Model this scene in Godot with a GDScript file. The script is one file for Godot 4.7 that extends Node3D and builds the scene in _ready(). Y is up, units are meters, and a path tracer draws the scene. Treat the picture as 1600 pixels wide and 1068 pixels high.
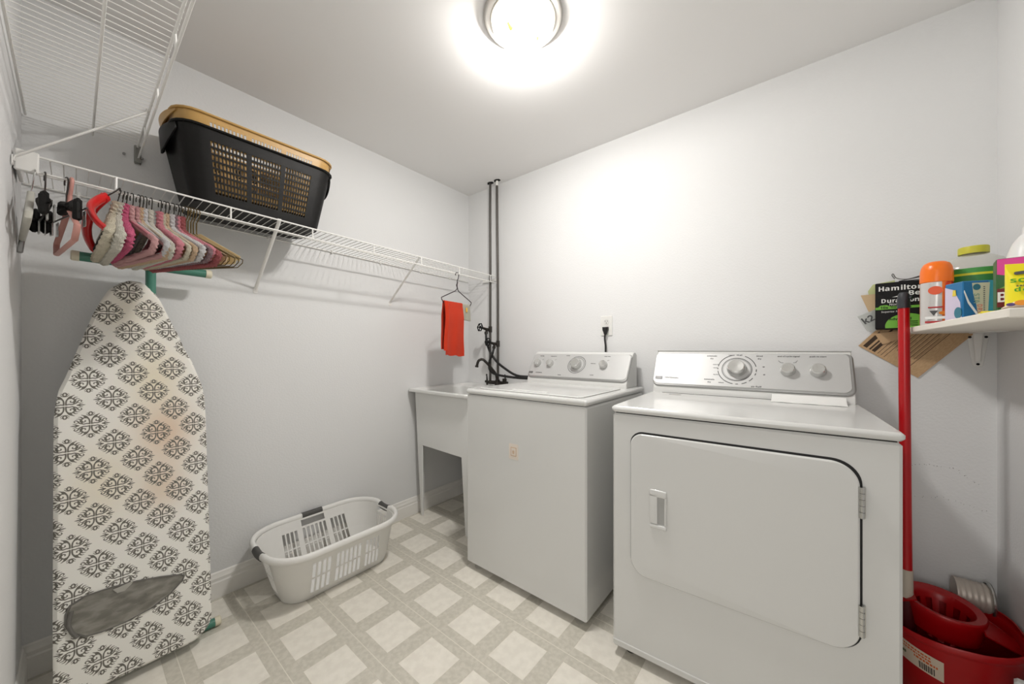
extends Node3D

const CEIL := 2.357
const RW := 2.594
const NZ := 2.11
var taken := {}
var mats := {}

# ---------------------------------------------------------------- mesh builder
class MB:
	var v := PackedVector3Array()
	var t := PackedVector2Array()
	var xf := Transform3D()
	func tri(a: Vector3, b: Vector3, c: Vector3, ua := Vector2.ZERO, ub := Vector2.ZERO, uc := Vector2.ZERO) -> void:
		v.append(xf * a); v.append(xf * b); v.append(xf * c)
		t.append(ua); t.append(ub); t.append(uc)
	func quad(a: Vector3, b: Vector3, c: Vector3, d: Vector3, ua := Vector2.ZERO, ub := Vector2.ZERO, uc := Vector2.ZERO, ud := Vector2.ZERO) -> void:
		tri(a, b, c, ua, ub, uc)
		tri(a, c, d, ua, uc, ud)
	func box(c: Vector3, s: Vector3, bev := 0.0) -> void:
		var h := s * 0.5
		var b: float = minf(bev, minf(h.x, minf(h.y, h.z)) * 0.95)
		var ax := [Vector3.RIGHT, Vector3.UP, Vector3.BACK]
		for k in 3:
			for sg in [-1.0, 1.0]:
				var n: Vector3 = ax[k] * sg
				var p: Vector3 = ax[(k + 1) % 3]
				var q: Vector3 = ax[(k + 2) % 3] * sg
				var hp: float = absf(h.dot(p)) - b
				var hq: float = absf(h.dot(q)) - b
				var o: Vector3 = c + n * absf(h.dot(n))
				quad(o - p * hp - q * hq, o + p * hp - q * hq, o + p * hp + q * hq, o - p * hp + q * hq, Vector2(0, 1), Vector2(1, 1), Vector2(1, 0), Vector2(0, 0))
		if b <= 0.0:
			return
		for k in 3:
			var a: Vector3 = ax[k]
			var p: Vector3 = ax[(k + 1) % 3]
			var q: Vector3 = ax[(k + 2) % 3]
			var ha: float = absf(h.dot(a)) - b
			for sp in [-1.0, 1.0]:
				for sq in [-1.0, 1.0]:
					var e1: Vector3 = c + p * sp * absf(h.dot(p)) + q * sq * (absf(h.dot(q)) - b)
					var e2: Vector3 = c + p * sp * (absf(h.dot(p)) - b) + q * sq * absf(h.dot(q))
					if sp * sq > 0.0:
						quad(e1 - a * ha, e2 - a * ha, e2 + a * ha, e1 + a * ha)
					else:
						quad(e2 - a * ha, e1 - a * ha, e1 + a * ha, e2 + a * ha)
		for sx in [-1.0, 1.0]:
			for sy in [-1.0, 1.0]:
				for sz in [-1.0, 1.0]:
					var x := c + Vector3(sx * h.x, sy * (h.y - b), sz * (h.z - b))
					var y := c + Vector3(sx * (h.x - b), sy * h.y, sz * (h.z - b))
					var z := c + Vector3(sx * (h.x - b), sy * (h.y - b), sz * h.z)
					if sx * sy * sz > 0.0:
						tri(x, y, z)
					else:
						tri(x, z, y)
	func prism(poly: PackedVector2Array, z0: float, z1: float, bev := 0.0, uvs := 1.0) -> void:
		var n := poly.size()
		if Geometry2D.is_polygon_clockwise(poly):
			poly = poly.duplicate()
			poly.reverse()
		var ins := PackedVector2Array()
		for i in n:
			var p := poly[i]
			var e0 := (p - poly[(i + n - 1) % n]).normalized()
			var e1 := (poly[(i + 1) % n] - p).normalized()
			var m := Vector2(-e0.y - e1.y, e0.x + e1.x)
			m = m.normalized()
			var k: float = maxf(0.4, m.dot(Vector2(-e1.y, e1.x)))
			ins.append(p + m * bev / k)
		var ix := Geometry2D.triangulate_polygon(ins)
		for i in range(0, ix.size(), 3):
			var a := ins[ix[i]]; var b := ins[ix[i + 1]]; var c := ins[ix[i + 2]]
			if (b - a).cross(c - a) < 0.0:
				var s := b; b = c; c = s
			tri(Vector3(a.x, a.y, z1), Vector3(b.x, b.y, z1), Vector3(c.x, c.y, z1), a * uvs, b * uvs, c * uvs)
			tri(Vector3(a.x, a.y, z0), Vector3(c.x, c.y, z0), Vector3(b.x, b.y, z0), a * uvs, c * uvs, b * uvs)
		for i in n:
			var j := (i + 1) % n
			var p := poly[i]; var q := poly[j]; var a := ins[i]; var b := ins[j]
			quad(Vector3(p.x, p.y, z0 + bev), Vector3(q.x, q.y, z0 + bev), Vector3(q.x, q.y, z1 - bev), Vector3(p.x, p.y, z1 - bev), p * uvs, q * uvs, q * uvs, p * uvs)
			if bev > 0.0:
				quad(Vector3(p.x, p.y, z1 - bev), Vector3(q.x, q.y, z1 - bev), Vector3(b.x, b.y, z1), Vector3(a.x, a.y, z1), p * uvs, q * uvs, b * uvs, a * uvs)
				quad(Vector3(a.x, a.y, z0), Vector3(b.x, b.y, z0), Vector3(q.x, q.y, z0 + bev), Vector3(p.x, p.y, z0 + bev), a * uvs, b * uvs, q * uvs, p * uvs)
	func prism_y(poly: PackedVector2Array, y0: float, y1: float, bev := 0.0) -> void:
		var keep := xf
		xf = xf * Transform3D(Basis(Vector3.RIGHT, Vector3(0, 0, -1), Vector3.UP), Vector3.ZERO)
		prism(poly, y0, y1, bev)
		xf = keep
	func rings(rs: Array, caps := true, loop := false) -> void:
		var n: int = rs[0].size()
		var m := rs.size()
		for i in (m if loop else m - 1):
			var A: PackedVector3Array = rs[i]
			var B: PackedVector3Array = rs[(i + 1) % m]
			for k in n:
				var l := (k + 1) % n
				quad(A[k], A[l], B[l], B[k])
		if caps and not loop:
			for e in 2:
				var R: PackedVector3Array = rs[0] if e == 0 else rs[m - 1]
				var c := Vector3.ZERO
				for p in R:
					c += p
				c /= n
				for k in n:
					if e == 0:
						tri(c, R[(k + 1) % n], R[k])
					else:
						tri(c, R[k], R[(k + 1) % n])
	func tube(pts: Array, r, sides := 8, loop := false, flat := 1.0, up := Vector3.ZERO, knit := 0.0) -> void:
		var n := pts.size()
		var rs := []
		var nrm := Vector3.ZERO
		for i in n:
			var p: Vector3 = pts[i]
			var a: Vector3 = pts[(i + n - 1) % n] if (loop or i > 0) else p
			var b: Vector3 = pts[(i + 1) % n] if (loop or i < n - 1) else p
			var d := (b - a).normalized()
			if up != Vector3.ZERO:
				nrm = up
			elif nrm == Vector3.ZERO:
				nrm = Vector3.UP if absf(d.y) < 0.9 else Vector3.RIGHT
			nrm = (nrm - d * nrm.dot(d)).normalized()
			var bi := d.cross(nrm)
			var rr: float = r[i] if r is Array or r is PackedFloat32Array else r
			var ring := PackedVector3Array()
			for k in sides:
				var th := TAU * k / sides
				var rk := rr * (1.0 + knit * sin(3.0 * th + i * 1.35))
				ring.append(p + nrm * cos(th) * rk + bi * sin(th) * rk * flat)
			rs.append(ring)
		rings(rs, true, loop)
	func lathe(prof: Array, segs := 24, sq := 1.0) -> void:
		for i in prof.size() - 1:
			var p: Vector2 = prof[i]
			var q: Vector2 = prof[i + 1]
			for k in segs:
				var a := TAU * k / segs
				var b := TAU * (k + 1) / segs
				var da := Vector3(cos(a), 0, -sin(a) * sq)
				var db := Vector3(cos(b), 0, -sin(b) * sq)
				var P0 := da * p.x + Vector3.UP * p.y
				var P1 := db * p.x + Vector3.UP * p.y
				var Q0 := da * q.x + Vector3.UP * q.y
				var Q1 := db * q.x + Vector3.UP * q.y
				var u0 := Vector2(float(k) / segs, float(i) / (prof.size() - 1))
				var u1 := Vector2(float(k + 1) / segs, u0.y)
				var dv := Vector2(0, 1.0 / (prof.size() - 1))
				if p.x > 1e-6:
					tri(P0, P1, Q1, u0, u1, u1 + dv)
				if q.x > 1e-6:
					tri(P0, Q1, Q0, u0, u1 + dv, u0 + dv)
	# a wall of thickness th over the grid us x vs; hole.call(i, j) leaves a cell open
	func shell(fn: Callable, us: Array, vs: Array, hole: Callable, th: float, loop: bool) -> void:
		var nu := us.size()
		var nv := vs.size()
		var O := []
		var I := []
		for i in nu:
			var co := PackedVector3Array()
			for j in nv:
				co.append(fn.call(us[i], vs[j]))
			O.append(co)
		for i in nu:
			var ci := PackedVector3Array()
			for j in nv:
				var i0 := (i + nu - 1) % nu if loop else maxi(i - 1, 0)
				var i1 := (i + 1) % nu if loop else mini(i + 1, nu - 1)
				var du: Vector3 = O[i1][j] - O[i0][j]
				var dv: Vector3 = O[i][mini(j + 1, nv - 1)] - O[i][maxi(j - 1, 0)]
				ci.append(O[i][j] - du.cross(dv).normalized() * th)
			I.append(ci)
		var cu := nu if loop else nu - 1
		var solid := func(i: int, j: int) -> bool:
			if j < 0 or j >= nv - 1:
				return false
			if not loop and (i < 0 or i >= nu - 1):
				return false
			return not hole.call((i + cu) % cu, j)
		for i in cu:
			var k := (i + 1) % nu
			for j in nv - 1:
				if not solid.call(i, j):
					continue
				var a: Vector3 = O[i][j]; var b: Vector3 = O[k][j]; var c: Vector3 = O[k][j + 1]; var d: Vector3 = O[i][j + 1]
				var e: Vector3 = I[i][j]; var f: Vector3 = I[k][j]; var g: Vector3 = I[k][j + 1]; var h: Vector3 = I[i][j + 1]
				var w0 := float(i) / cu; var w1 := float(i + 1) / cu
				var z0 := 1.0 - float(j) / (nv - 1); var z1 := 1.0 - float(j + 1) / (nv - 1)
				quad(a, b, c, d, Vector2(w0, z0), Vector2(w1, z0), Vector2(w1, z1), Vector2(w0, z1))
				quad(f, e, h, g, Vector2(w1, z0), Vector2(w0, z0), Vector2(w0, z1), Vector2(w1, z1))
				if not solid.call(i, j - 1):
					quad(e, f, b, a)
				if not solid.call(i, j + 1):
					quad(d, c, g, h)
				if not solid.call(i - 1, j):
					quad(a, d, h, e)
				if not solid.call(i + 1, j):
					quad(c, b, f, g)
	func mesh(angle := 38.0) -> ArrayMesh:
		var n := v.size()
		var fn := PackedVector3Array()
		var at := {}
		for i in range(0, n, 3):
			fn.append((v[i + 1] - v[i]).cross(v[i + 2] - v[i]))
			for k in 3:
				var key := Vector3i((v[i + k] * 20000.0).round())
				if not at.has(key):
					at[key] = PackedInt32Array()
				at[key].append(i / 3)
		var N := PackedVector3Array()
		N.resize(n)
		var unit := PackedVector3Array()
		for f in fn:
			unit.append(f.normalized())
		var lim := cos(deg_to_rad(angle))
		for i in n:
			var key := Vector3i((v[i] * 20000.0).round())
			var me := unit[i / 3]
			var s := Vector3.ZERO
			for f in at[key]:
				if unit[f].dot(me) > lim:
					s += fn[f]
			N[i] = s.normalized() if s.length_squared() > 1e-20 else me
		var V := PackedVector3Array(); var NN := PackedVector3Array(); var T := PackedVector2Array()
		V.resize(n); NN.resize(n); T.resize(n)
		for i in range(0, n, 3):
			var o := [i, i + 2, i + 1]
			for k in 3:
				V[i + k] = v[o[k]]; NN[i + k] = N[o[k]]; T[i + k] = t[o[k]]
		var arr := []
		arr.resize(Mesh.ARRAY_MAX)
		arr[Mesh.ARRAY_VERTEX] = V; arr[Mesh.ARRAY_NORMAL] = NN; arr[Mesh.ARRAY_TEX_UV] = T
		var m := ArrayMesh.new()
		m.add_surface_from_arrays(Mesh.PRIMITIVE_TRIANGLES, arr)
		return m

# ---------------------------------------------------------------- nodes
func numbered(called: String) -> String:
	var k: int = taken.get(called, 0)
	taken[called] = k + 1
	return called if k == 0 else "%s_%03d" % [called, k]

func thing(called: String, label: String, category: String, at := Vector3.ZERO, turn := 0.0, group := "", kind := "") -> Node3D:
	var o := Node3D.new()
	o.name = numbered(called)
	add_child(o)
	o.position = at
	o.rotation.y = turn
	o.set_meta("label", label)
	o.set_meta("category", category)
	if group: o.set_meta("group", group)
	if kind: o.set_meta("kind", kind)
	return o

func part(called: String, shape, m: Material, parent: Node3D, label := "", angle := 38.0) -> MeshInstance3D:
	var o := MeshInstance3D.new()
	o.name = called
	o.mesh = shape.mesh(angle) if shape is MB else shape
	o.material_override = m
	o.cast_shadow = GeometryInstance3D.SHADOW_CASTING_SETTING_ON
	parent.add_child(o, true)
	if label: o.set_meta("label", label)
	return o

func lettering(called: String, s: String, high: float, m: Material, parent: Node3D, at: Transform3D, bold := true, stretch := 1.0) -> MeshInstance3D:
	var f := SystemFont.new()
	f.font_names = PackedStringArray(["Droid Sans"])
	f.font_weight = 700 if bold else 400
	var tm := TextMesh.new()
	tm.text = s
	tm.font = f
	tm.font_size = 24
	tm.pixel_size = high / 24.0
	tm.depth = 0.0006
	tm.curve_step = 2.0
	tm.material = m
	var o := part(called, tm, m, parent)
	o.transform = at * Transform3D(Basis.from_scale(Vector3(stretch, 1, 1)), Vector3.ZERO)
	return o

func mat(key: String, c: Color, rough := 0.6, metal := 0.0, more := {}) -> StandardMaterial3D:
	if mats.has(key):
		return mats[key]
	var m := StandardMaterial3D.new()
	m.resource_name = key
	m.albedo_color = c
	m.roughness = rough
	m.metallic = metal
	for k in more:
		m.set(k, more[k])
	mats[key] = m
	return m

func noise_tex(sd: int, freq: float, a: Color, b: Color, size := 512, oct := 4) -> NoiseTexture2D:
	var n := FastNoiseLite.new()
	n.seed = sd
	n.frequency = freq
	n.fractal_octaves = oct
	var g := Gradient.new()
	g.offsets = PackedFloat32Array([0.25, 0.75])
	g.colors = PackedColorArray([a, b])
	var t := NoiseTexture2D.new()
	t.width = size; t.height = size
	t.seamless = true
	t.noise = n
	t.color_ramp = g
	return t

func bump_tex(sd: int, freq: float, size := 512) -> NoiseTexture2D:
	return noise_tex(sd, freq, Color.BLACK, Color.WHITE, size, 3)

func rrect(w: float, h: float, r, seg := 6) -> PackedVector2Array:
	# r: one radius, or [top right, top left, bottom left, bottom right]
	var q: Array = r if r is Array else [r, r, r, r]
	var p := PackedVector2Array()
	var cs := [Vector2(1, 1), Vector2(-1, 1), Vector2(-1, -1), Vector2(1, -1)]
	for k in 4:
		var rr: float = q[k]
		var c: Vector2 = cs[k] * Vector2(w / 2 - rr, h / 2 - rr)
		for i in seg + 1:
			var a := PI / 2 * (k + float(i) / seg)
			p.append(c + Vector2(cos(a), sin(a)) * rr)
	return p

func arc_pts(c: Vector3, x: Vector3, y: Vector3, a0: float, a1: float, n: int) -> Array:
	var o := []
	for i in n + 1:
		var a := lerpf(a0, a1, float(i) / n)
		o.append(c + x * cos(a) + y * sin(a))
	return o

func smooth(pts: Array, n := 6) -> Array:
	var c := Curve3D.new()
	c.bake_interval = 0.005
	for i in pts.size():
		var a: Vector3 = pts[maxi(i - 1, 0)]
		var b: Vector3 = pts[mini(i + 1, pts.size() - 1)]
		var d := (b - a) / 6.0
		c.add_point(pts[i], -d, d)
	var o := []
	for i in pts.size() - 1:
		for k in n:
			o.append(c.sample(i, float(k) / n))
	o.append(pts[-1])
	return o

func ring_at(u: float, hl: float, hw: float, r: float) -> Vector2:
	# (x, z) on a rounded rectangle: sides at even u, corners at odd u, counterclockwise from above starting on +x
	var k := int(u / 2.0) % 4
	var f := u - floorf(u)
	var corner := int(floorf(u)) % 2 == 1
	var p: Vector2
	var L := hl if k % 2 == 0 else hw
	var W := hw if k % 2 == 0 else hl
	if corner:
		var a := PI / 2 * f
		p = Vector2(W - r + r * cos(a), -(L - r) - r * sin(a))
	else:
		p = Vector2(W, lerpf(L - r, -(L - r), f))
	for i in k:
		p = Vector2(p.y, -p.x)
	return p

func side_breaks(groups: Array, solid_share := 0.45) -> Array:
	# groups: [f0, f1, count]; returns [[f, ...], {index of the hole cells}]
	var fs := [0.0]
	var holes := {}
	for g in groups:
		var w: float = (g[1] - g[0]) / (g[2] + (g[2] - 1) * solid_share)
		var f: float = g[0]
		for k in g[2]:
			fs.append(f)
			holes[fs.size() - 1] = true
			fs.append(f + w)
			f += w * (1.0 + solid_share)
	return [fs, holes]

func _ready() -> void:
	set_view()
	set_materials()
	room()
	lamp()
	washer()
	dryer()
	sink_corner()
	shelves()
	baskets()
	ironing()
	hangers()
	towel_hanger()
	corner_shelf()
	mop_and_bucket()

func set_view() -> void:
	var cam := Camera3D.new()
	cam.name = "camera"
	add_child(cam)
	cam.position = Vector3(2.068, 1.13, 2.0)
	cam.rotation.y = deg_to_rad(39.0)
	var near := 0.02
	cam.set_frustum(near * 1068.0 / 556.0, Vector2(0, near * 11.0 / 556.0), near, 50.0)
	cam.current = true
	var we := WorldEnvironment.new()
	we.name = "surroundings"
	var e := Environment.new()
	e.background_mode = Environment.BG_COLOR
	e.background_color = Color(0, 0, 0)
	e.tonemap_mode = Environment.TONE_MAPPER_LINEAR
	e.tonemap_exposure = EXPOSURE
	e.sdfgi_enabled = true
	e.ssao_enabled = true
	e.ssil_enabled = true
	we.environment = e
	add_child(we)
	# added fill light, out of view in the hall, shining through the doorway
	var hall := AreaLight3D.new()
	hall.name = "added_hall_fill"
	hall.area_size = Vector2(0.86, 1.06)
	hall.light_energy = HALL_FILL
	hall.light_color = Color(1.0, 0.99, 0.98)
	hall.area_range = 8.0
	hall.shadow_enabled = true
	hall.position = Vector3(1.95, 1.5, 3.66)
	add_child(hall)

const EXPOSURE := 0.55
const HALL_FILL := 2.2  # strength of the added fill light in the hall
const LAMP := 0.75
const PAN := 3.3

# ---------------------------------------------------------------- materials
func set_materials() -> void:
	mat("wall_paint", Color(0.885, 0.885, 0.883), 0.75, 0.0, {"heightmap_enabled": true, "heightmap_texture": bump_tex(5, 0.05), "heightmap_scale": 0.02, "uv1_triplanar": true, "uv1_world_triplanar": true, "uv1_scale": Vector3(3, 3, 3)})
	mat("ceiling_paint", Color(0.935, 0.93, 0.925), 0.9)
	mat("trim_paint", Color(0.95, 0.94, 0.92), 0.45)
	mat("tile_cream", Color.WHITE, 0.42, 0.0, {"albedo_texture": noise_tex(3, 0.02, Color(0.91, 0.89, 0.845), Color(0.94, 0.92, 0.875)), "uv1_triplanar": true, "uv1_world_triplanar": true, "uv1_scale": Vector3(2.2, 2.2, 2.2)})
	mat("tile_grey", Color.WHITE, 0.42, 0.0, {"albedo_texture": noise_tex(8, 0.03, Color(0.785, 0.765, 0.715), Color(0.835, 0.815, 0.765)), "uv1_triplanar": true, "uv1_world_triplanar": true, "uv1_scale": Vector3(2.6, 2.6, 2.6)})
	mat("fill_glow", Color(0.9, 0.9, 0.9), 0.5, 0.0, {"emission_enabled": true, "emission": Color(1, 0.99, 0.98), "emission_energy_multiplier": 1.5})  # glow of the added fill panel in the hall
	mat("tile_bed", Color(0.90, 0.88, 0.83), 0.6)
	mat("enamel", Color(0.84, 0.84, 0.83), 0.22, 0.0, {"clearcoat_enabled": true, "clearcoat": 0.4, "clearcoat_roughness": 0.08})
	mat("enamel_satin", Color(0.85, 0.85, 0.84), 0.38)
	mat("panel_silver", Color(0.75, 0.75, 0.745), 0.42, 0.25)
	mat("panel_bezel", Color(0.62, 0.62, 0.615), 0.35, 0.4)
	mat("knob_chrome", Color(0.82, 0.82, 0.81), 0.2, 0.75)
	mat("knob_side", Color(0.60, 0.60, 0.595), 0.35, 0.7)
	mat("print_grey", Color(0.30, 0.30, 0.30), 0.6)
	mat("print_dark", Color(0.12, 0.12, 0.12), 0.6)
	mat("seam_dark", Color(0.12, 0.12, 0.12), 0.8)
	mat("steel", Color(0.75, 0.75, 0.74), 0.25, 0.95)
	mat("white_plastic", Color(0.90, 0.895, 0.88), 0.35, 0.0, {"subsurf_scatter_enabled": true, "subsurf_scatter_strength": 0.1})
	mat("basket_white", Color(0.95, 0.945, 0.93), 0.35, 0.0, {"backlight_enabled": true, "backlight": Color(0.5, 0.495, 0.48)})
	mat("grip_grey", Color(0.30, 0.295, 0.285), 0.6)
	mat("wire_white", Color(0.92, 0.915, 0.90), 0.35)
	mat("tub_plastic", Color(0.90, 0.90, 0.89), 0.45)
	mat("bronze", Color(0.20, 0.185, 0.17), 0.4, 0.6)
	mat("pipe_metal", Color(0.34, 0.325, 0.31), 0.45, 0.55)
	mat("rubber", Color(0.07, 0.07, 0.07), 0.5)
	mat("silver_band", Color(0.55, 0.55, 0.53), 0.35, 0.7)
	mat("hole_black", Color(0.02, 0.02, 0.02), 0.9)
	mat("black_plastic", Color(0.055, 0.05, 0.046), 0.5, 0.0, {"metallic_specular": 0.35})
	mat("tan_plastic", Color(0.74, 0.585, 0.34), 0.4)
	mat("green_paint", Color(0.27, 0.50, 0.43), 0.4)
	mat("cream_cap", Color(0.88, 0.85, 0.76), 0.5)
	mat("red_plastic", Color(0.66, 0.015, 0.045), 0.35)
	mat("red_gloss", Color(0.80, 0.05, 0.06), 0.12, 0.0, {"clearcoat_enabled": true, "clearcoat": 0.6})
	mat("clear_plastic", Color(0.9, 0.9, 0.88, 0.16), 0.08, 0.0, {"transparency": BaseMaterial3D.TRANSPARENCY_ALPHA})
	mat("glass", Color(1, 1, 1, 0.06), 0.02, 0.0, {"transparency": BaseMaterial3D.TRANSPARENCY_ALPHA})
	mat("paper_white", Color(0.93, 0.93, 0.92), 0.8)
	mat("label_cream", Color(0.86, 0.80, 0.70), 0.6)

func structure(called: String, label: String, category: String) -> Node3D:
	return thing(called, label, category, Vector3.ZERO, 0.0, "", "structure")

func slab(o: Node3D, called: String, a: Vector3, b: Vector3, m: String) -> void:
	var st := MB.new()
	st.box((a + b) * 0.5, b - a)
	part(called, st, mats[m], o)

# ---------------------------------------------------------------- the room
func room() -> void:
	var w := 0.1
	var hz := 3.7
	var o := structure("wall_left", "plain white painted wall behind the ironing board and the long wire shelf", "wall")
	slab(o, "plaster", Vector3(-w, 0, -w), Vector3(0, CEIL, NZ + 0.12), "wall_paint")
	o = structure("wall_back", "plain white painted wall behind the two laundry machines", "wall")
	slab(o, "plaster", Vector3(0, 0, -w), Vector3(RW, CEIL, 0), "wall_paint")
	o = structure("wall_right", "plain white painted wall carrying the corner shelf of cleaning supplies", "wall")
	slab(o, "plaster", Vector3(RW, 0, -w), Vector3(RW + w, CEIL, hz), "wall_paint")
	o = structure("wall_front", "white painted wall with the doorway, under the upper wire shelf", "wall")
	slab(o, "plaster", Vector3(0, 0, NZ), Vector3(1.25, CEIL, NZ + 0.12), "wall_paint")
	slab(o, "plaster", Vector3(2.5, 0, NZ), Vector3(RW, CEIL, NZ + 0.12), "wall_paint")
	slab(o, "plaster", Vector3(1.25, 2.05, NZ), Vector3(2.5, CEIL, NZ + 0.12), "wall_paint")
	o = structure("wall_hall", "white painted hall walls beyond the doorway", "wall")
	slab(o, "plaster", Vector3(0.6, 0, hz), Vector3(RW, CEIL, hz + w), "wall_paint")
	slab(o, "plaster", Vector3(0.5, 0, NZ + 0.12), Vector3(0.6, CEIL, hz), "wall_paint")
	o = structure("ceiling", "flat off-white painted ceiling around the round light fixture", "ceiling")
	slab(o, "plaster", Vector3(-w, CEIL, -w), Vector3(RW + w, CEIL + w, hz + w), "ceiling_paint")
	o = structure("floor", "vinyl floor of cream squares framed by grey bands", "floor")
	slab(o, "bed", Vector3(-w, -0.1, -w), Vector3(RW + w, -0.0006, hz + w), "tile_bed")
	var rest_c := MB.new()
	var rest_g := MB.new()
	var shapes := {}
	var px := 0.229
	var pz := 0.229
	for i in range(-3, 10):
		for k in range(-6, 12):
			var cx := 0.5655 + px * i
			var cz := 1.187 + pz * k
			for q in [[cx, cz, 0.1575, 0.150, 0], [cx + px / 2, cz, 0.0695, 0.150, 1], [cx + px / 2 - 0.0793, cz + pz / 2 - 0.0203, px - 0.0008, 0.0376, 1], [cx + px / 2 - 0.0793, cz + pz / 2 + 0.0203, px - 0.0008, 0.0376, 1]]:
				var hall: bool = q[1] > NZ + 0.12
				var x0: float = maxf(q[0] - q[2] / 2, 0.6 if hall else 0.0); var x1: float = minf(q[0] + q[2] / 2, RW)
				var z0: float = maxf(q[1] - q[3] / 2, 0.0); var z1: float = minf(q[1] + q[3] / 2, 3.7)
				if x1 - x0 < 0.004 or z1 - z0 < 0.004:
					continue
				var sx := x1 - x0; var sz := z1 - z0
				if x0 < 1.5 and z1 < 2.12 and z0 > -0.01 and not (x0 > 0.74 and z1 < 0.5):
					var key := "%.4f %.4f" % [sx, sz]
					if not shapes.has(key):
						var st := MB.new()
						st.box(Vector3(0, -0.0015, 0), Vector3(sx, 0.003, sz), 0.0005)
						shapes[key] = st.mesh()
					var p := part("tile" if q[4] == 0 else "border_tile", shapes[key], mats["tile_cream" if q[4] == 0 else "tile_grey"], o)
					p.position = Vector3((x0 + x1) / 2, 0, (z0 + z1) / 2)
				else:
					(rest_c if q[4] == 0 else rest_g).box(Vector3((x0 + x1) / 2, -0.0015, (z0 + z1) / 2), Vector3(sx, 0.003, sz))
	part("tile_field", rest_c, mats.tile_cream, o).set_meta("kind", "stuff")
	part("border_tile_field", rest_g, mats.tile_grey, o).set_meta("kind", "stuff")
	# added glowing panel, out of view behind the hall fill light
	o = structure("window_1", "added bright white-framed fill panel, out of view, facing the doorway", "window")
	slab(o, "glow_panel", Vector3(1.5, 0.95, 3.685), Vector3(2.4, 2.05, 3.695), "fill_glow")
	for q in [[1.44, 0.89, 1.5, 2.11], [2.4, 0.89, 2.46, 2.11], [1.5, 0.89, 2.4, 0.95], [1.5, 2.05, 2.4, 2.11]]:
		slab(o, "frame", Vector3(q[0], q[1], 3.67), Vector3(q[2], q[3], 3.7), "trim_paint")
	# faint pencilled dots left on the wall beside the mop
	var dots := MB.new()
	var rg := RandomNumberGenerator.new()
	rg.seed = 3
	for arc in [[Vector2(2.352, 0.665), Vector2(2.42, 0.70), Vector2(2.50, 0.70), Vector2(2.55, 0.655)], [Vector2(2.35, 0.50), Vector2(2.38, 0.57), Vector2(2.47, 0.59), Vector2(2.57, 0.565)]]:
		for i in 26:
			var f := i / 25.0 * 2.999
			var k := int(f)
			var p: Vector2 = arc[k].lerp(arc[k + 1], f - k) + Vector2(rg.randf_range(-0.006, 0.006), rg.randf_range(-0.003, 0.003))
			var r := rg.randf_range(0.0006, 0.0014)
			dots.tube([Vector3(p.x, p.y, -0.001), Vector3(p.x, p.y, 0.0005)], r, 5)
	part("pencil_dots", dots, mat("graphite", Color(0.42, 0.41, 0.40), 0.8), get_node("wall_back")).set_meta("kind", "stuff")
	# baseboards: moulded profile along each wall
	var prof := PackedVector2Array([Vector2(0, 0), Vector2(0.013, 0), Vector2(0.013, 0.07), Vector2(0.010, 0.076), Vector2(0.011, 0.09), Vector2(0.007, 0.098), Vector2(0.0055, 0.110), Vector2(0.002, 0.115), Vector2(0, 0.115)])
	for b in [["left", Vector3(0, 0, 0), Vector3(0, 0, NZ), Vector3(1, 0, 0)], ["back", Vector3(RW, 0, 0), Vector3(0.013, 0, 0), Vector3(0, 0, 1)], ["right", Vector3(RW, 0, NZ), Vector3(RW, 0, 0.013), Vector3(-1, 0, 0)], ["front", Vector3(0.013, 0, NZ), Vector3(1.25, 0, NZ), Vector3(0, 0, -1)]]:
		o = structure("baseboard_" + b[0], "white moulded baseboard along the foot of the %s" % {"left": "wall behind the ironing board", "back": "wall behind the machines", "right": "wall beside the red bucket", "front": "doorway wall"}[b[0]], "baseboard")
		var st := MB.new()
		var d: Vector3 = (b[2] - b[1])
		var n: Vector3 = b[3]
		st.xf = Transform3D(Basis(n, Vector3.UP, n.cross(Vector3.UP)), b[1])
		var L: float = d.dot(n.cross(Vector3.UP))
		st.prism(prof, minf(0, L), maxf(0, L))
		part("moulding", st, mats.trim_paint, o, "", 20.0)

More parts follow.
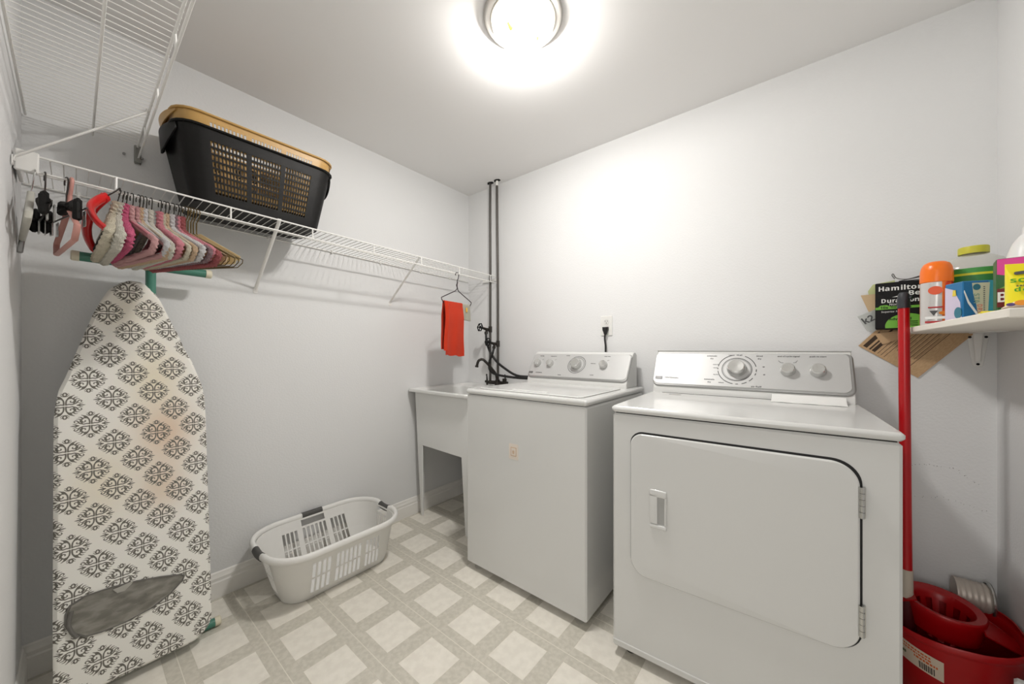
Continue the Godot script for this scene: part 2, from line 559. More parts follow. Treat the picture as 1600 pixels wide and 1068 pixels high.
# ---------------------------------------------------------------- ceiling light
func lamp() -> void:
	var c := Vector3(1.27, CEIL, 0.95)
	var o := thing("ceiling_light", "round flush ceiling light with a clear glass bowl and white metal pan", "ceiling light", c)
	var st := MB.new()
	st.lathe([Vector2(0, -0.001), Vector2(0.146, -0.001), Vector2(0.146, -0.006), Vector2(0.141, -0.010), Vector2(0.122, -0.012), Vector2(0.116, -0.011), Vector2(0.108, -0.010), Vector2(0, -0.010)].map(func(p): return p), 64)
	part("pan", flip(st), mat("lamp_pan", Color(0.72, 0.71, 0.69), 0.5), o)
	st = MB.new()
	st.lathe([Vector2(0.1155, -0.012), Vector2(0.1155, -0.024), Vector2(0.111, -0.040), Vector2(0.097, -0.056), Vector2(0.07, -0.068), Vector2(0.035, -0.074), Vector2(0, -0.076)], 64)
	part("glass_bowl", flip(st), mats.glass, o, "clear glass bowl")
	st = MB.new()
	st.lathe([Vector2(0.116, -0.010), Vector2(0.120, -0.011), Vector2(0.1205, -0.014), Vector2(0.1165, -0.015), Vector2(0.116, -0.010)], 64)
	part("retaining_ring", flip(st), mat("lamp_ring", Color(0.85, 0.83, 0.78), 0.3, 0.6), o)
	var bulb_mat := mat("bulb_glow", Color(1, 0.98, 0.95), 0.4, 0.0, {"emission_enabled": true, "emission": Color(1.0, 0.95, 0.88), "emission_energy_multiplier": 6.0})
	for b in [[Vector3(-0.046, -0.0395, -0.058), Vector3(-0.032, -0.045, 0.014), 1.0], [Vector3(0.068, -0.039, 0.014), Vector3(0.042, -0.043, -0.028), 0.15]]:
		var bp: Vector3 = b[0]
		var sp: Vector3 = b[1]
		var d := (bp - sp).normalized()
		st = MB.new()
		var y := d
		var x := y.cross(Vector3(0.3, 1, 0.2)).normalized()
		st.xf = Transform3D(Basis(x, y, x.cross(y)), bp)
		var pr := []
		for i in 13:
			var a := -PI / 2 + PI * i / 12.0
			pr.append(Vector2(cos(a) * 0.023 if i < 9 else maxf(cos(a) * 0.023, 0.0), sin(a) * 0.027))
		pr[0] = Vector2(0, -0.027)
		pr[12] = Vector2(0, 0.027)
		st.lathe(pr, 20)
		part("bulb", st, bulb_mat, o)
		st = MB.new()
		st.tube([sp - d * 0.022, sp + d * 0.040], 0.0125, 16)
		var so := part("socket", st, mat("porcelain", Color(0.86, 0.80, 0.77), 0.4), o)
		st = MB.new()
		st.tube([sp - d * 0.045, sp - d * 0.022], [0.005, 0.009], 12)
		part("bracket", st, mat("brass", Color(0.72, 0.52, 0.22), 0.3, 0.9), so)
		var li := OmniLight3D.new()
		li.name = "bulb_light"
		li.position = bp
		li.light_energy = LAMP * b[2]
		li.light_color = Color(1.0, 0.99, 0.975)
		li.light_size = 0.018
		li.omni_range = 8.0
		li.omni_attenuation = 2.0
		li.shadow_enabled = true
		o.add_child(li, true)

	# the white pan throws the light of both bulbs down
	var al := AreaLight3D.new()
	al.name = "pan_light"
	al.area_size = Vector2(0.15, 0.15)
	al.light_energy = PAN
	al.light_color = Color(1.0, 0.99, 0.975)
	al.area_range = 8.0
	al.shadow_enabled = true
	al.position = Vector3(0, -0.0115, 0)
	al.rotation.x = -PI / 2
	o.add_child(al)

func flip(st: MB) -> MB:
	# profiles walked downwards come out inside out: swap two corners of each triangle
	for i in range(0, st.v.size(), 3):
		var a := st.v[i]; st.v[i] = st.v[i + 1]; st.v[i + 1] = a
		var u := st.t[i]; st.t[i] = st.t[i + 1]; st.t[i + 1] = u
	return st

# ---------------------------------------------------------------- washer and dryer
func console(o: Node3D, x0: float, x1: float, zf: float, zb: float, y0: float, top: float, side_in: float) -> Array:
	# returns [the console part, the transform of its sloped face (x right, y up the slope, z out), face width, face height]
	var st := MB.new()
	var zt := zf - 0.085
	st.xf = Transform3D(Basis(Vector3(0, 0, 1), Vector3(0, 1, 0), Vector3(-1, 0, 0)), Vector3(x1, 0, 0))
	var pl := PackedVector2Array([Vector2(zb, y0), Vector2(zf + 0.006, y0), Vector2(zf + 0.006, y0 + 0.022), Vector2(zf, y0 + 0.036), Vector2(zt, top - 0.018), Vector2(zt - 0.008, top - 0.006), Vector2(zt - 0.024, top), Vector2(zb + 0.02, top), Vector2(zb, top - 0.015)])
	st.prism(pl, 0.005, x1 - x0 - 0.005, 0.003)
	var body := part("console", st, mats.enamel_satin, o, "", 30.0)
	var a := Vector3(x0, y0 + 0.036, zf)
	var b := Vector3(x0, top - 0.018, zt)
	var up := (b - a).normalized()
	var n := Vector3.RIGHT.cross(up)
	var L := a.distance_to(b)
	var T := Transform3D(Basis(Vector3.RIGHT, up, n), a)
	st = MB.new()
	st.xf = T
	var W := x1 - x0
	var shape := PackedVector2Array()
	for p in rrect(W - 0.004, L + 0.012, [0.022, 0.022, 0.03, 0.03], 8):
		shape.append(p + Vector2(W / 2, L / 2 - 0.001))
	st.prism(shape, -0.004, 0.008, 0.005)
	part("bezel", st, mats.panel_bezel, body, "", 50.0)
	st = MB.new()
	st.xf = T
	shape = PackedVector2Array()
	for p in rrect(W - 0.016, L - 0.002, [0.02, 0.02, 0.026, 0.026], 8):
		shape.append(p + Vector2(W / 2 - side_in, L / 2 + 0.002))
	st.prism(shape, 0.0, 0.0105, 0.002)
	part("control_panel", st, mats.panel_silver, body)
	return [body, T * Transform3D(Basis.IDENTITY, Vector3(0, 0, 0.0105)), W, L]

func knob(parent: Node3D, T: Transform3D, at: Vector2, r: float, h: float) -> void:
	var st := MB.new()
	st.xf = T * Transform3D(Basis(Vector3(1, 0, 0), Vector3(0, 0, 1), Vector3(0, -1, 0)), Vector3(at.x, at.y, 0))
	st.lathe([Vector2(0, 0), Vector2(r * 1.06, 0), Vector2(r * 1.08, h * 0.3), Vector2(r, h * 0.45), Vector2(r * 0.93, h * 0.9), Vector2(r * 0.8, h), Vector2(r * 0.3, h * 0.97), Vector2(0, h * 0.96)], 32)
	part("knob", st, mats.knob_chrome, parent)

func dash_ring(parent: Node3D, T: Transform3D, at: Vector2, r: float, w: float, spans: Array, m: Material, called: String) -> void:
	var st := MB.new()
	st.xf = T
	for s in spans:
		var n := maxi(2, int(absf(s[1] - s[0]) / 8.0))
		for i in n:
			var a := deg_to_rad(lerpf(s[0], s[1], float(i) / n))
			var b := deg_to_rad(lerpf(s[0], s[1], float(i + 1) / n))
			var p := func(ang: float, rr: float) -> Vector3: return Vector3(at.x + cos(ang) * rr, at.y + sin(ang) * rr, 0.0006)
			st.quad(p.call(a, r - w), p.call(a, r), p.call(b, r), p.call(b, r - w))
	part(called, st, m, parent)

func words(parent: Node3D, T: Transform3D, at: Vector2, s: String, high: float, m := "print_grey", bold := true) -> void:
	lettering("lettering", s, high, mats[m], parent, T * Transform3D(Basis.IDENTITY, Vector3(at.x, at.y, 0.0004)), bold)

func badge(parent: Node3D, T: Transform3D, at: Vector2, w: float) -> void:
	var st := MB.new()
	st.xf = T * Transform3D(Basis.IDENTITY, Vector3(at.x, at.y, 0))
	st.prism(rrect(w, w * 0.5, w * 0.08, 3), 0, 0.0015, 0.0004)
	var b := part("badge", st, mat("badge_grey", Color(0.34, 0.34, 0.34), 0.4, 0.3), parent, "dark grey maker's badge")
	st = MB.new()
	st.xf = T * Transform3D(Basis.IDENTITY, Vector3(at.x, at.y, 0.0015))
	st.box(Vector3(0, -w * 0.02, 0.0002), Vector3(w * 0.8, w * 0.03, 0.0006))
	st.box(Vector3(0, w * 0.15, 0.0002), Vector3(w * 0.8, w * 0.03, 0.0006))
	st.box(Vector3(0, -w * 0.17, 0.0002), Vector3(w * 0.8, w * 0.02, 0.0006))
	part("badge_line", st, mats.panel_silver, parent)

func feet(o: Node3D, xs: Array, zs: Array, m: Material) -> void:
	for x in xs:
		for z in zs:
			var st := MB.new()
			st.xf.origin = Vector3(x, 0, z)
			st.lathe([Vector2(0, 0), Vector2(0.02, 0), Vector2(0.022, 0.01), Vector2(0.012, 0.014), Vector2(0.011, 0.06), Vector2(0, 0.06)], 14)
			part("leveling_foot", st, m, o)

func washer() -> void:
	var x0 := 0.722; var W := 0.684
	var o := thing("washing_machine", "white top-loading washing machine with four knobs, beside the utility sink", "washing machine", Vector3(x0, 0, 0))
	var zf := 0.712
	var st := MB.new()
	st.box(Vector3(W / 2, 0.4645, (zf + 0.06) / 2), Vector3(W, 0.865, zf - 0.06), 0.007)
	part("cabinet", st, mats.enamel, o)
	st = MB.new()
	st.box(Vector3(W / 2, 0.897, (zf + 0.06) / 2), Vector3(W - 0.02, 0.012, zf - 0.08))
	part("dark_gap", st, mats.seam_dark, o)  # dark slab set in so the groove under the deck reads dark
	# deck: a slab with rounded edges
	st = MB.new()
	st.xf = Transform3D(Basis(Vector3(1, 0, 0), Vector3(0, 0, -1), Vector3(0, 1, 0)), Vector3(W / 2, 0, (zf + 0.05) / 2))
	st.prism(rrect(W + 0.008, zf - 0.042, 0.012, 5), 0.900, 0.925, 0.007)
	part("deck", st, mats.enamel, o, "", 50.0)
	st = MB.new()
	st.xf = Transform3D(Basis(Vector3(1, 0, 0), Vector3(0, 0, -1), Vector3(0, 1, 0)), Vector3(W / 2, 0, 0.455))
	st.prism(rrect(W - 0.085, 0.44, 0.03, 6), 0.9245, 0.931, 0.003)
	var lid := part("lid", st, mats.enamel, o, "", 50.0)
	st = MB.new()
	st.box(Vector3(W / 2, 0.9312, 0.63), Vector3(0.2, 0.002, 0.018), 0.001)
	part("lid_grip", st, mats.enamel_satin, lid)
	feet(o, [0.05, W - 0.05], [0.12, zf - 0.04], mats.clear_plastic)
	var c := console(o, 0.008, W - 0.03, 0.195, 0.05, 0.923, 1.112, 0.0)
	var T: Transform3D = c[1]
	var L: float = c[3]
	for p in [0.066, 0.157, 0.504]:
		knob(c[0], T, Vector2(p - 0.008, L * 0.56), 0.0215, 0.026)
	knob(c[0], T, Vector2(0.329, L * 0.55), 0.031, 0.034)
	dash_ring(c[0], T, Vector2(0.329, L * 0.55), 0.0565, 0.003, [[0, 360]], mats.print_grey, "dial_ring")
	dash_ring(c[0], T, Vector2(0.329, L * 0.55), 0.048, 0.004, [[0, 360]], mats.knob_side, "dial_ring")
	badge(c[0], T, Vector2(0.026, L * 0.16), 0.028)
	words(c[0], T, Vector2(0.085, L * 0.16), "CENTENNIAL", 0.008)
	words(c[0], T, Vector2(0.07, L * 0.9), "load size", 0.007)
	words(c[0], T, Vector2(0.155, L * 0.9), "temperature", 0.007)
	words(c[0], T, Vector2(0.255, L * 0.93), "normal", 0.007)
	words(c[0], T, Vector2(0.43, L * 0.62), "delicates", 0.007)
	words(c[0], T, Vector2(0.235, L * 0.1), "whites", 0.007)
	words(c[0], T, Vector2(0.44, L * 0.16), "casual", 0.007)
	words(c[0], T, Vector2(0.505, L * 0.92), "extra rinse", 0.007)
	for k in [[0.085, 0.74, 0.5], [0.176, 0.74, 0.5], [0.515, 0.76, 0.6]]:
		st = MB.new()
		st.xf = T * Transform3D(Basis(Vector3(0, 0, 1), k[2]), Vector3(k[0], L * k[1], 0))
		st.box(Vector3(0, 0, 0.0003), Vector3(0.012, 0.001, 0.0006))
		part("dial_mark", st, mats.print_grey, c[0])
	# sticker residue square on the front
	st = MB.new()
	st.xf.origin = Vector3(0.313, 0.654, zf + 0.0005)
	st.prism(rrect(0.055, 0.072, 0.004, 3), -0.001, 0.0006)
	var s := part("sticker", st, mat("sticker_peach", Color(0.87, 0.83, 0.785), 0.7), o, "small pale peach square sticker")
	st = MB.new()
	st.xf.origin = Vector3(0.313, 0.654, zf + 0.0015)
	st.prism(rrect(0.034, 0.042, 0.003, 3), -0.0008, 0.0004)
	part("sticker_frame", st, mat("sticker_line", Color(0.80, 0.70, 0.60), 0.7), s)
	st = MB.new()
	st.xf.origin = Vector3(0.313, 0.654, zf + 0.002)
	st.prism(rrect(0.026, 0.034, 0.003, 3), -0.0008, 0.0005)
	part("sticker_face", st, mats.sticker_peach, s)
	st = MB.new()
	st.xf.origin = Vector3(0.313, 0.652, zf + 0.0026)
	st.prism(rrect(0.012, 0.016, 0.004, 3), -0.0008, 0.0005)
	part("sticker_mark", st, mats.sticker_line, s)

func dryer() -> void:
	var W := 0.742
	var o := thing("clothes_dryer", "white front-loading clothes dryer with a square hinged door and silver console", "dryer", Vector3(1.527, 0, 0.737), deg_to_rad(3.0))
	# local: x right along the front, z out of the front; the body goes back to z = -0.67
	var D := 0.655
	var st := MB.new()
	st.box(Vector3(W / 2, 0.4635, -D / 2), Vector3(W, 0.861, D), 0.007)
	part("cabinet", st, mats.enamel, o)
	st = MB.new()
	st.box(Vector3(W / 2, 0.897, -D / 2), Vector3(W - 0.018, 0.012, D - 0.018))
	part("dark_gap", st, mats.seam_dark, o)  # dark slab that makes the groove below the top panel read dark
	st = MB.new()
	st.xf = Transform3D(Basis(Vector3(1, 0, 0), Vector3(0, 0, -1), Vector3(0, 1, 0)), Vector3(W / 2, 0, -D / 2))
	st.prism(rrect(W + 0.01, D + 0.012, 0.014, 5), 0.8985, 0.921, 0.007)
	part("top_panel", st, mats.enamel, o, "", 50.0)
	st = MB.new()
	st.box(Vector3(W / 2, 0.06, -0.02), Vector3(W - 0.004, 0.004, 0.046), 0.001)
	part("toe_seam", st, mats.enamel_satin, o)
	feet(o, [0.05, W - 0.05], [-0.06, -D + 0.06], mats.rubber)
	# door slightly proud, over a dark sheet that makes its gap read dark
	var dc := Vector2((0.07 + 0.664) / 2, (0.332 + 0.832) / 2)
	var dw := 0.594; var dh := 0.5
	st = MB.new()
	st.xf.origin = Vector3(dc.x, dc.y, 0)
	st.prism(rrect(dw + 0.009, dh + 0.009, [0.062, 0.044, 0.06, 0.062], 10), -0.002, 0.0015, 0.001)
	var gap := part("door_dark_gap", st, mats.seam_dark, o)
	st = MB.new()
	st.xf.origin = Vector3(dc.x - 0.0015, dc.y - 0.0015, 0.0)
	var door_shape := rrect(dw, dh, [0.06, 0.042, 0.058, 0.06], 12)
	st.prism(door_shape, 0.0, 0.012, 0.004)
	var door := part("door", st, mats.enamel, o, "", 50.0)
	# handle: a moulded recess with a raised frame
	var hc := Vector3(0.1635, 0.5815, 0.012)
	st = MB.new()
	var fw := 0.056; var fh := 0.132
	for q in [[0.0, fh / 2 - 0.012, fw, 0.024], [0.0, -fh / 2 + 0.007, fw, 0.014], [-fw / 2 + 0.013, 0.0, 0.026, fh - 0.03], [fw / 2 - 0.004, 0.0, 0.008, fh - 0.03]]:
		st.box(hc + Vector3(q[0], q[1], 0.0025), Vector3(q[2], q[3], 0.007), 0.003)
	part("handle", st, mats.enamel, door, "recessed white pull handle", 50.0)
	st = MB.new()
	st.box(hc + Vector3(0.009, -0.002, 0.0003), Vector3(0.024, 0.094, 0.0008))
	part("handle_shade", st, mat("recess_shade", Color(0.66, 0.66, 0.65), 0.5), door)  # flat grey patch, painted as the shade inside the recess
	for y in [0.732, 0.425]:
		st = MB.new()
		st.tube([Vector3(0.666, y - 0.04, 0.012), Vector3(0.666, y + 0.04, 0.012)], 0.0055, 10)
		st.box(Vector3(0.6625, y, 0.0115), Vector3(0.006, 0.08, 0.003))
		st.box(Vector3(0.6705, y, 0.006), Vector3(0.006, 0.08, 0.01))
		var h := part("hinge", st, mats.steel, o, "bright steel hinge")
		st = MB.new()
		for k in 4:
			st.tube([Vector3(0.666, y - 0.0245 + 0.0163 * k, 0.012), Vector3(0.666, y - 0.0237 + 0.0163 * k, 0.012)], 0.0057, 10)
		part("knuckle_gap", st, mats.seam_dark, h)
	var c := console(o, 0.0, W - 0.004, -0.545, -0.655, 0.92, 1.122, 0.005)
	var T: Transform3D = c[1]
	var L: float = c[3]
	var dial := Vector2(0.352, L * 0.53)
	knob(c[0], T, dial, 0.035, 0.036)
	dash_ring(c[0], T, dial, 0.0545, 0.004, [[0, 360]], mats.knob_side, "dial_ring")
	dash_ring(c[0], T, dial, 0.058, 0.0025, [[0, 360]], mats.print_grey, "dial_ring")
	dash_ring(c[0], T, dial, 0.074, 0.0028, [[98, 170], [84, 92], [78, 80], [12, 66], [-8, 2], [-22, -14], [-50, -34], [-74, -58], [-92, -84], [-172, -100], [176, 182]], mats.print_dark, "dial_mark")
	knob(c[0], T, Vector2(0.532, L * 0.53), 0.025, 0.03)
	knob(c[0], T, Vector2(0.627, L * 0.53), 0.025, 0.03)
	badge(c[0], T, Vector2(0.03, L * 0.2), 0.032)
	words(c[0], T, Vector2(0.088, L * 0.21), "CENTENNIAL", 0.010)
	words(c[0], T, Vector2(0.252, L * 0.92), "automatic", 0.0085)
	words(c[0], T, Vector2(0.252, L * 0.84), "dry", 0.0085)
	words(c[0], T, Vector2(0.248, L * 0.21), "automatic", 0.0085)
	words(c[0], T, Vector2(0.248, L * 0.13), "dry", 0.0085)
	words(c[0], T, Vector2(0.328, L * 0.95), "cotton", 0.006)
	words(c[0], T, Vector2(0.366, L * 0.95), "off", 0.008)
	words(c[0], T, Vector2(0.435, L * 0.93), "timed", 0.0085)
	words(c[0], T, Vector2(0.435, L * 0.85), "dry", 0.0085)
	words(c[0], T, Vector2(0.425, L * 0.06), "air fluff", 0.010)
	words(c[0], T, Vector2(0.536, L * 0.93), "end of cycle signal", 0.0085)
	words(c[0], T, Vector2(0.63, L * 0.93), "push to start", 0.0085)
	words(c[0], T, Vector2(0.27, L * 0.66), "more dry", 0.0055)
	words(c[0], T, Vector2(0.27, L * 0.56), "normal", 0.0055)
	words(c[0], T, Vector2(0.272, L * 0.36), "less dry", 0.0055)
	words(c[0], T, Vector2(0.295, L * 0.13), "delicate", 0.0055)
	words(c[0], T, Vector2(0.45, L * 0.62), "60", 0.007)
	words(c[0], T, Vector2(0.452, L * 0.4), "40", 0.007)
	for k in [[0.505, 0.78, 2.3], [0.513, 0.75, -0.2], [0.556, 0.76, 0.2], [0.562, 0.79, 0.9]]:
		st = MB.new()
		st.xf = T * Transform3D(Basis(Vector3(0, 0, 1), k[2]), Vector3(k[0], L * k[1], 0))
		st.box(Vector3(0, 0, 0.0003), Vector3(0.011, 0.0014, 0.0006))
		part("dial_mark", st, mats.print_grey, c[0])
	# rear trim: slots left of the white sheet
	st = MB.new()
	st.box(Vector3(0.3, 0.9213, -0.533), Vector3(0.5, 0.0012, 0.003))
	part("rear_seam", st, mats.seam_dark, o)
	st = MB.new()
	st.box(Vector3(0.12, 0.9213, -0.47), Vector3(0.05, 0.0012, 0.004))
	part("lint_seam", st, mats.print_grey, o)
	# a folded white sheet on the dryer top
	var sh := thing("dryer_sheet", "folded white dryer sheet lying on the dryer top against its console", "dryer sheet", Vector3(1.527, 0.9215, 0.737), deg_to_rad(3.0))
	st = MB.new()
	var fn := func(u: float, w: float) -> Vector3: return Vector3(0.475 + 0.225 * u + 0.004 * w, 0.0015 + 0.022 * w * w + 0.001 * sin(u * 9.0 + w * 3.0) ** 2, -0.455 - 0.078 * w)
	var us := []; var vs := []
	for i in 13: us.append(i / 12.0)
	for i in 5: vs.append(i / 4.0)
	st.shell(fn, us, vs, func(_i, _j): return false, 0.0016, false)
	part("sheet", st, mats.paper_white, sh)

# ---------------------------------------------------------------- sink, pipes, taps, hoses, socket
func sink_corner() -> void:
	var o := thing("utility_sink", "white plastic laundry tub on tapered legs in the corner beside the washing machine", "sink")
	var x0 := 0.03; var x1 := 0.555; var z0 := 0.02; var z1 := 0.535
	# rim: a frame with a raised lip, round the basin
	var st := MB.new()
	var fr := func(u: float, w: float) -> Vector3:
		var a := [[0.262, 0.257, 0.845], [0.287, 0.285, 0.845], [0.289, 0.287, 0.858], [0.286, 0.284, 0.864], [0.262, 0.257, 0.862], [0.25, 0.19, 0.848], [0.245, 0.185, 0.84], [0.2, 0.16, 0.56], [0.15, 0.12, 0.54], [0.01, 0.01, 0.535]]
		var q = a[int(w)]
		var p := ring_at(u, q[1], q[0], minf(0.03, q[1] * 0.9))
		var back: float = 0.025 if w >= 5 else 0.0
		return Vector3(0.29 + p.x, q[2], 0.29 + p.y + back)
	var us := []
	for k in 4:
		us.append(k * 2.0)
		for i in 5: us.append(k * 2.0 + 1.0 + i / 5.0)
	st.shell(fr, us, range(10), func(_i, _j): return false, 0.003, true)
	part("rim_and_basin", st, mats.tub_plastic, o, "", 45.0)
	# apron: four panels that run down into tapered legs
	var panel := func(w: float) -> PackedVector2Array:
		return PackedVector2Array([Vector2(-w, 0.846), Vector2(-w + 0.012, 0.49), Vector2(-w + 0.03, 0.0), Vector2(-w + 0.052, 0.0), Vector2(-w + 0.07, 0.485), Vector2(w - 0.07, 0.475), Vector2(w - 0.05, 0.0), Vector2(w - 0.03, 0.0), Vector2(w - 0.012, 0.49), Vector2(w, 0.846)])
	for q in [[Vector3(0.29, 0, z1), 0.0, 0.2575], [Vector3(0.29, 0, z0 + 0.01), PI, 0.2575], [Vector3(x0 + 0.004, 0, 0.285), -PI / 2, 0.25], [Vector3(0.55, 0, 0.285), PI / 2, 0.25]]:
		st = MB.new()
		st.xf = Transform3D(Basis(Vector3.UP, q[1]), q[0])
		var lean := Transform3D(Basis(Vector3(1, 0, 0), 0.03), Vector3(0, 0, -0.025))
		st.xf = st.xf * lean
		st.prism(panel.call(q[2]), -0.008, 0.0, 0.003)
		part("apron_panel", st, mats.tub_plastic, o, "", 25.0)
	# faucet
	var f := thing("faucet", "dark bronze gooseneck faucet with a cross lever on the back of the sink", "faucet")
	st = MB.new()
	st.tube(smooth([Vector3(0.375, 0.862, 0.075), Vector3(0.372, 0.94, 0.085), Vector3(0.35, 0.99, 0.11), Vector3(0.325, 1.035, 0.14), Vector3(0.305, 1.056, 0.16), Vector3(0.285, 1.045, 0.178), Vector3(0.276, 1.008, 0.186)]), 0.0095, 12)
	st.tube([Vector3(0.2765, 1.012, 0.1855), Vector3(0.2755, 1.0, 0.1865)], 0.0125, 12)
	part("spout", st, mats.bronze, f)
	st = MB.new()
	st.tube([Vector3(0.31, 0.89, 0.095), Vector3(0.45, 0.885, 0.06)], 0.014, 12)
	st.tube([Vector3(0.375, 0.846, 0.075), Vector3(0.375, 0.91, 0.075)], [0.025, 0.017], 14)
	st.tube([Vector3(0.43, 0.846, 0.062), Vector3(0.43, 0.92, 0.062)], 0.016, 12)
	part("body", st, mats.bronze, f)
	for q in [Vector3(0.305, 0.89, 0.1), Vector3(0.445, 0.89, 0.06)]:
		st = MB.new()
		st.tube([q + Vector3(-0.008, -0.02, 0), q + Vector3(-0.008, 0.045, 0.004)], [0.008, 0.0045], 10)
		st.box(q + Vector3(-0.01, 0.052, 0.004), Vector3(0.012, 0.016, 0.012), 0.004)
		st.tube([q + Vector3(-0.022, 0.005, 0.004), q + Vector3(0.012, 0.0, -0.002)], 0.009, 10)
		part("lever", st, mats.bronze, f)
	# two supply pipes, each with a valve
	var px := [0.286, 0.362]
	for i in 2:
		var x: float = px[i]
		var p := thing("supply_pipe", ["dark vertical water pipe nearest the corner, with the upper tap wheel", "dark vertical water pipe on the outlet side, with the lower tap wheel"][i], "pipe", Vector3(x, 0, 0.055), 0.0, "water pipes rising to the ceiling")
		st = MB.new()
		st.tube(smooth([Vector3(0, 0.87, 0), Vector3(0, 1.3, 0), Vector3(0.002 - 0.003 * i, 1.7, 0.001), Vector3(-0.001 - 0.007 * i, 2.1, 0), Vector3(-0.0095 * i, CEIL + 0.01, 0)]), 0.0088, 12)
		part("pipe", st, mats.pipe_metal, p)
		if i == 1:
			st = MB.new()
			st.tube([Vector3(-0.0095, 2.318, 0), Vector3(-0.0095, 2.352, 0)], 0.0096, 12)
			part("bare_collar", st, mats.wire_white, p, "white unpainted top of the pipe")
		st = MB.new()
		st.xf.origin = Vector3(-0.0095 * i, CEIL - 0.003, 0)
		st.prism_y(PackedVector2Array([Vector2(-0.03, 0.004), Vector2(-0.012, -0.018), Vector2(0.008, -0.02), Vector2(0.028, -0.008), Vector2(0.024, 0.012), Vector2(0.0, 0.016)]), 0.0, 0.003)
		part("ceiling_hole", st, mats.hole_black, p, "ragged dark hole where the pipe meets the ceiling")
		var vy: float = [1.285, 1.178][i]
		st = MB.new()
		st.tube([Vector3(-0.002, vy - 0.012, 0.0), Vector3(-0.012, vy - 0.010, 0.03), Vector3(-0.018, vy, 0.07)], [0.012, 0.011, 0.008], 10)
		st.tube([Vector3(0, vy - 0.032, 0), Vector3(0, vy + 0.012, 0)], 0.0135, 12)
		st.tube([Vector3(-0.010, vy - 0.012, 0.025), Vector3(-0.012, vy - 0.04, 0.032)], 0.009, 10)
		var va := part("valve", st, mats.bronze, p)
		st = MB.new()
		var c := Vector3(-0.022, vy + 0.003, 0.086)
		var ax := Vector3(-0.1, 0.1, 1.0).normalized()
		var u := ax.cross(Vector3.UP).normalized()
		var w := u.cross(ax)
		var wheel := []
		for k in 24:
			var rr := 0.026 + 0.0022 * cos(k * TAU / 4.0)
			wheel.append(c + (u * cos(TAU * k / 24) + w * sin(TAU * k / 24)) * rr)
		st.tube(wheel, 0.0042, 8, true)
		for k in 5:
			st.tube([c, c + (u * cos(TAU * k / 5) + w * sin(TAU * k / 5)) * 0.026], 0.0035, 6)
		st.tube([c - ax * 0.02, c + ax * 0.006], 0.006, 8)
		part("tap_wheel", st, mats.hole_black, va)
	# inlet hoses
	var hs := [[Vector3(0.272, 1.245, 0.085), Vector3(0.285, 1.19, 0.095), Vector3(0.31, 1.12, 0.09), Vector3(0.365, 1.05, 0.085), Vector3(0.45, 1.0, 0.095), Vector3(0.58, 0.95, 0.105), Vector3(0.70, 0.945, 0.06)],
		[Vector3(0.348, 1.138, 0.085), Vector3(0.35, 1.1, 0.1), Vector3(0.325, 1.04, 0.105), Vector3(0.32, 0.985, 0.1), Vector3(0.36, 0.955, 0.1), Vector3(0.46, 0.942, 0.11), Vector3(0.6, 0.935, 0.105), Vector3(0.70, 0.935, 0.08)]]
	for i in 2:
		var h := thing("water_hose", ["black rubber hose running from the upper tap down to the washer console", "black rubber hose curling under the taps to the washer console"][i], "hose", Vector3.ZERO, 0.0, "black washer hoses")
		st = MB.new()
		var path := smooth(hs[i], 8)
		st.tube(path, 0.0085, 10)
		part("hose", st, mats.rubber, h)
		for k in range(3, path.size() - 2, 3):
			st = MB.new()
			var d: Vector3 = (path[k + 1] - path[k]).normalized() * 0.0016
			st.tube([path[k] - d, path[k] + d], 0.0088, 10)
			part("rib_band", st, mat("hose_band", Color(0.22, 0.22, 0.21), 0.45, 0.3), h)
		st = MB.new()
		st.tube([path[0] + (path[0] - path[1]).normalized() * 0.012, path[1]], 0.0125, 10)
		part("coupling", st, mats.bronze, h)
	# wall socket
	var so := thing("wall_outlet", "white double wall outlet above the washer console", "outlet", Vector3(1.174, 1.268, 0.0))
	st = MB.new()
	st.prism(rrect(0.072, 0.117, 0.004, 3), -0.002, 0.006, 0.002)
	part("cover_plate", st, mats.white_plastic, so)
	for sy in [0.024, -0.024]:
		st = MB.new()
		st.xf.origin = Vector3(0, sy, 0)
		st.prism(rrect(0.034, 0.032, 0.012, 5), 0.004, 0.0075, 0.001)
		var r := part("receptacle", st, mat("receptacle_white", Color(0.86, 0.855, 0.84), 0.4), so)
		if sy > 0:
			st = MB.new()
			for q in [[-0.0065, 0.003, 0.0022, 0.009], [0.0065, 0.003, 0.0022, 0.0075], [0.0, -0.008, 0.005, 0.004]]:
				st.box(Vector3(q[0], sy + q[1], 0.0076), Vector3(q[2], q[3], 0.0008))
			part("slot", st, mats.hole_black, r)
	var pc := thing("power_cord", "black plug and cord hanging from the wall outlet", "cord", Vector3(1.174, 1.268, 0.0))
	st = MB.new()
	st.prism(PackedVector2Array([Vector2(-0.017, -0.008), Vector2(-0.016, -0.026), Vector2(-0.009, -0.042), Vector2(-0.006, -0.052), Vector2(0.006, -0.052), Vector2(0.009, -0.042), Vector2(0.016, -0.026), Vector2(0.017, -0.008)]), 0.0075, 0.03, 0.004)
	part("plug", st, mats.rubber, pc)
	st = MB.new()
	st.tube(smooth([Vector3(0, -0.045, 0.02), Vector3(-0.003, -0.075, 0.022), Vector3(0.002, -0.12, 0.022), Vector3(0.001, -0.17, 0.02), Vector3(0.0, -0.3, 0.02), Vector3(0, -0.5, 0.02)]), 0.0055, 8)
	part("cord", st, mats.rubber, pc)

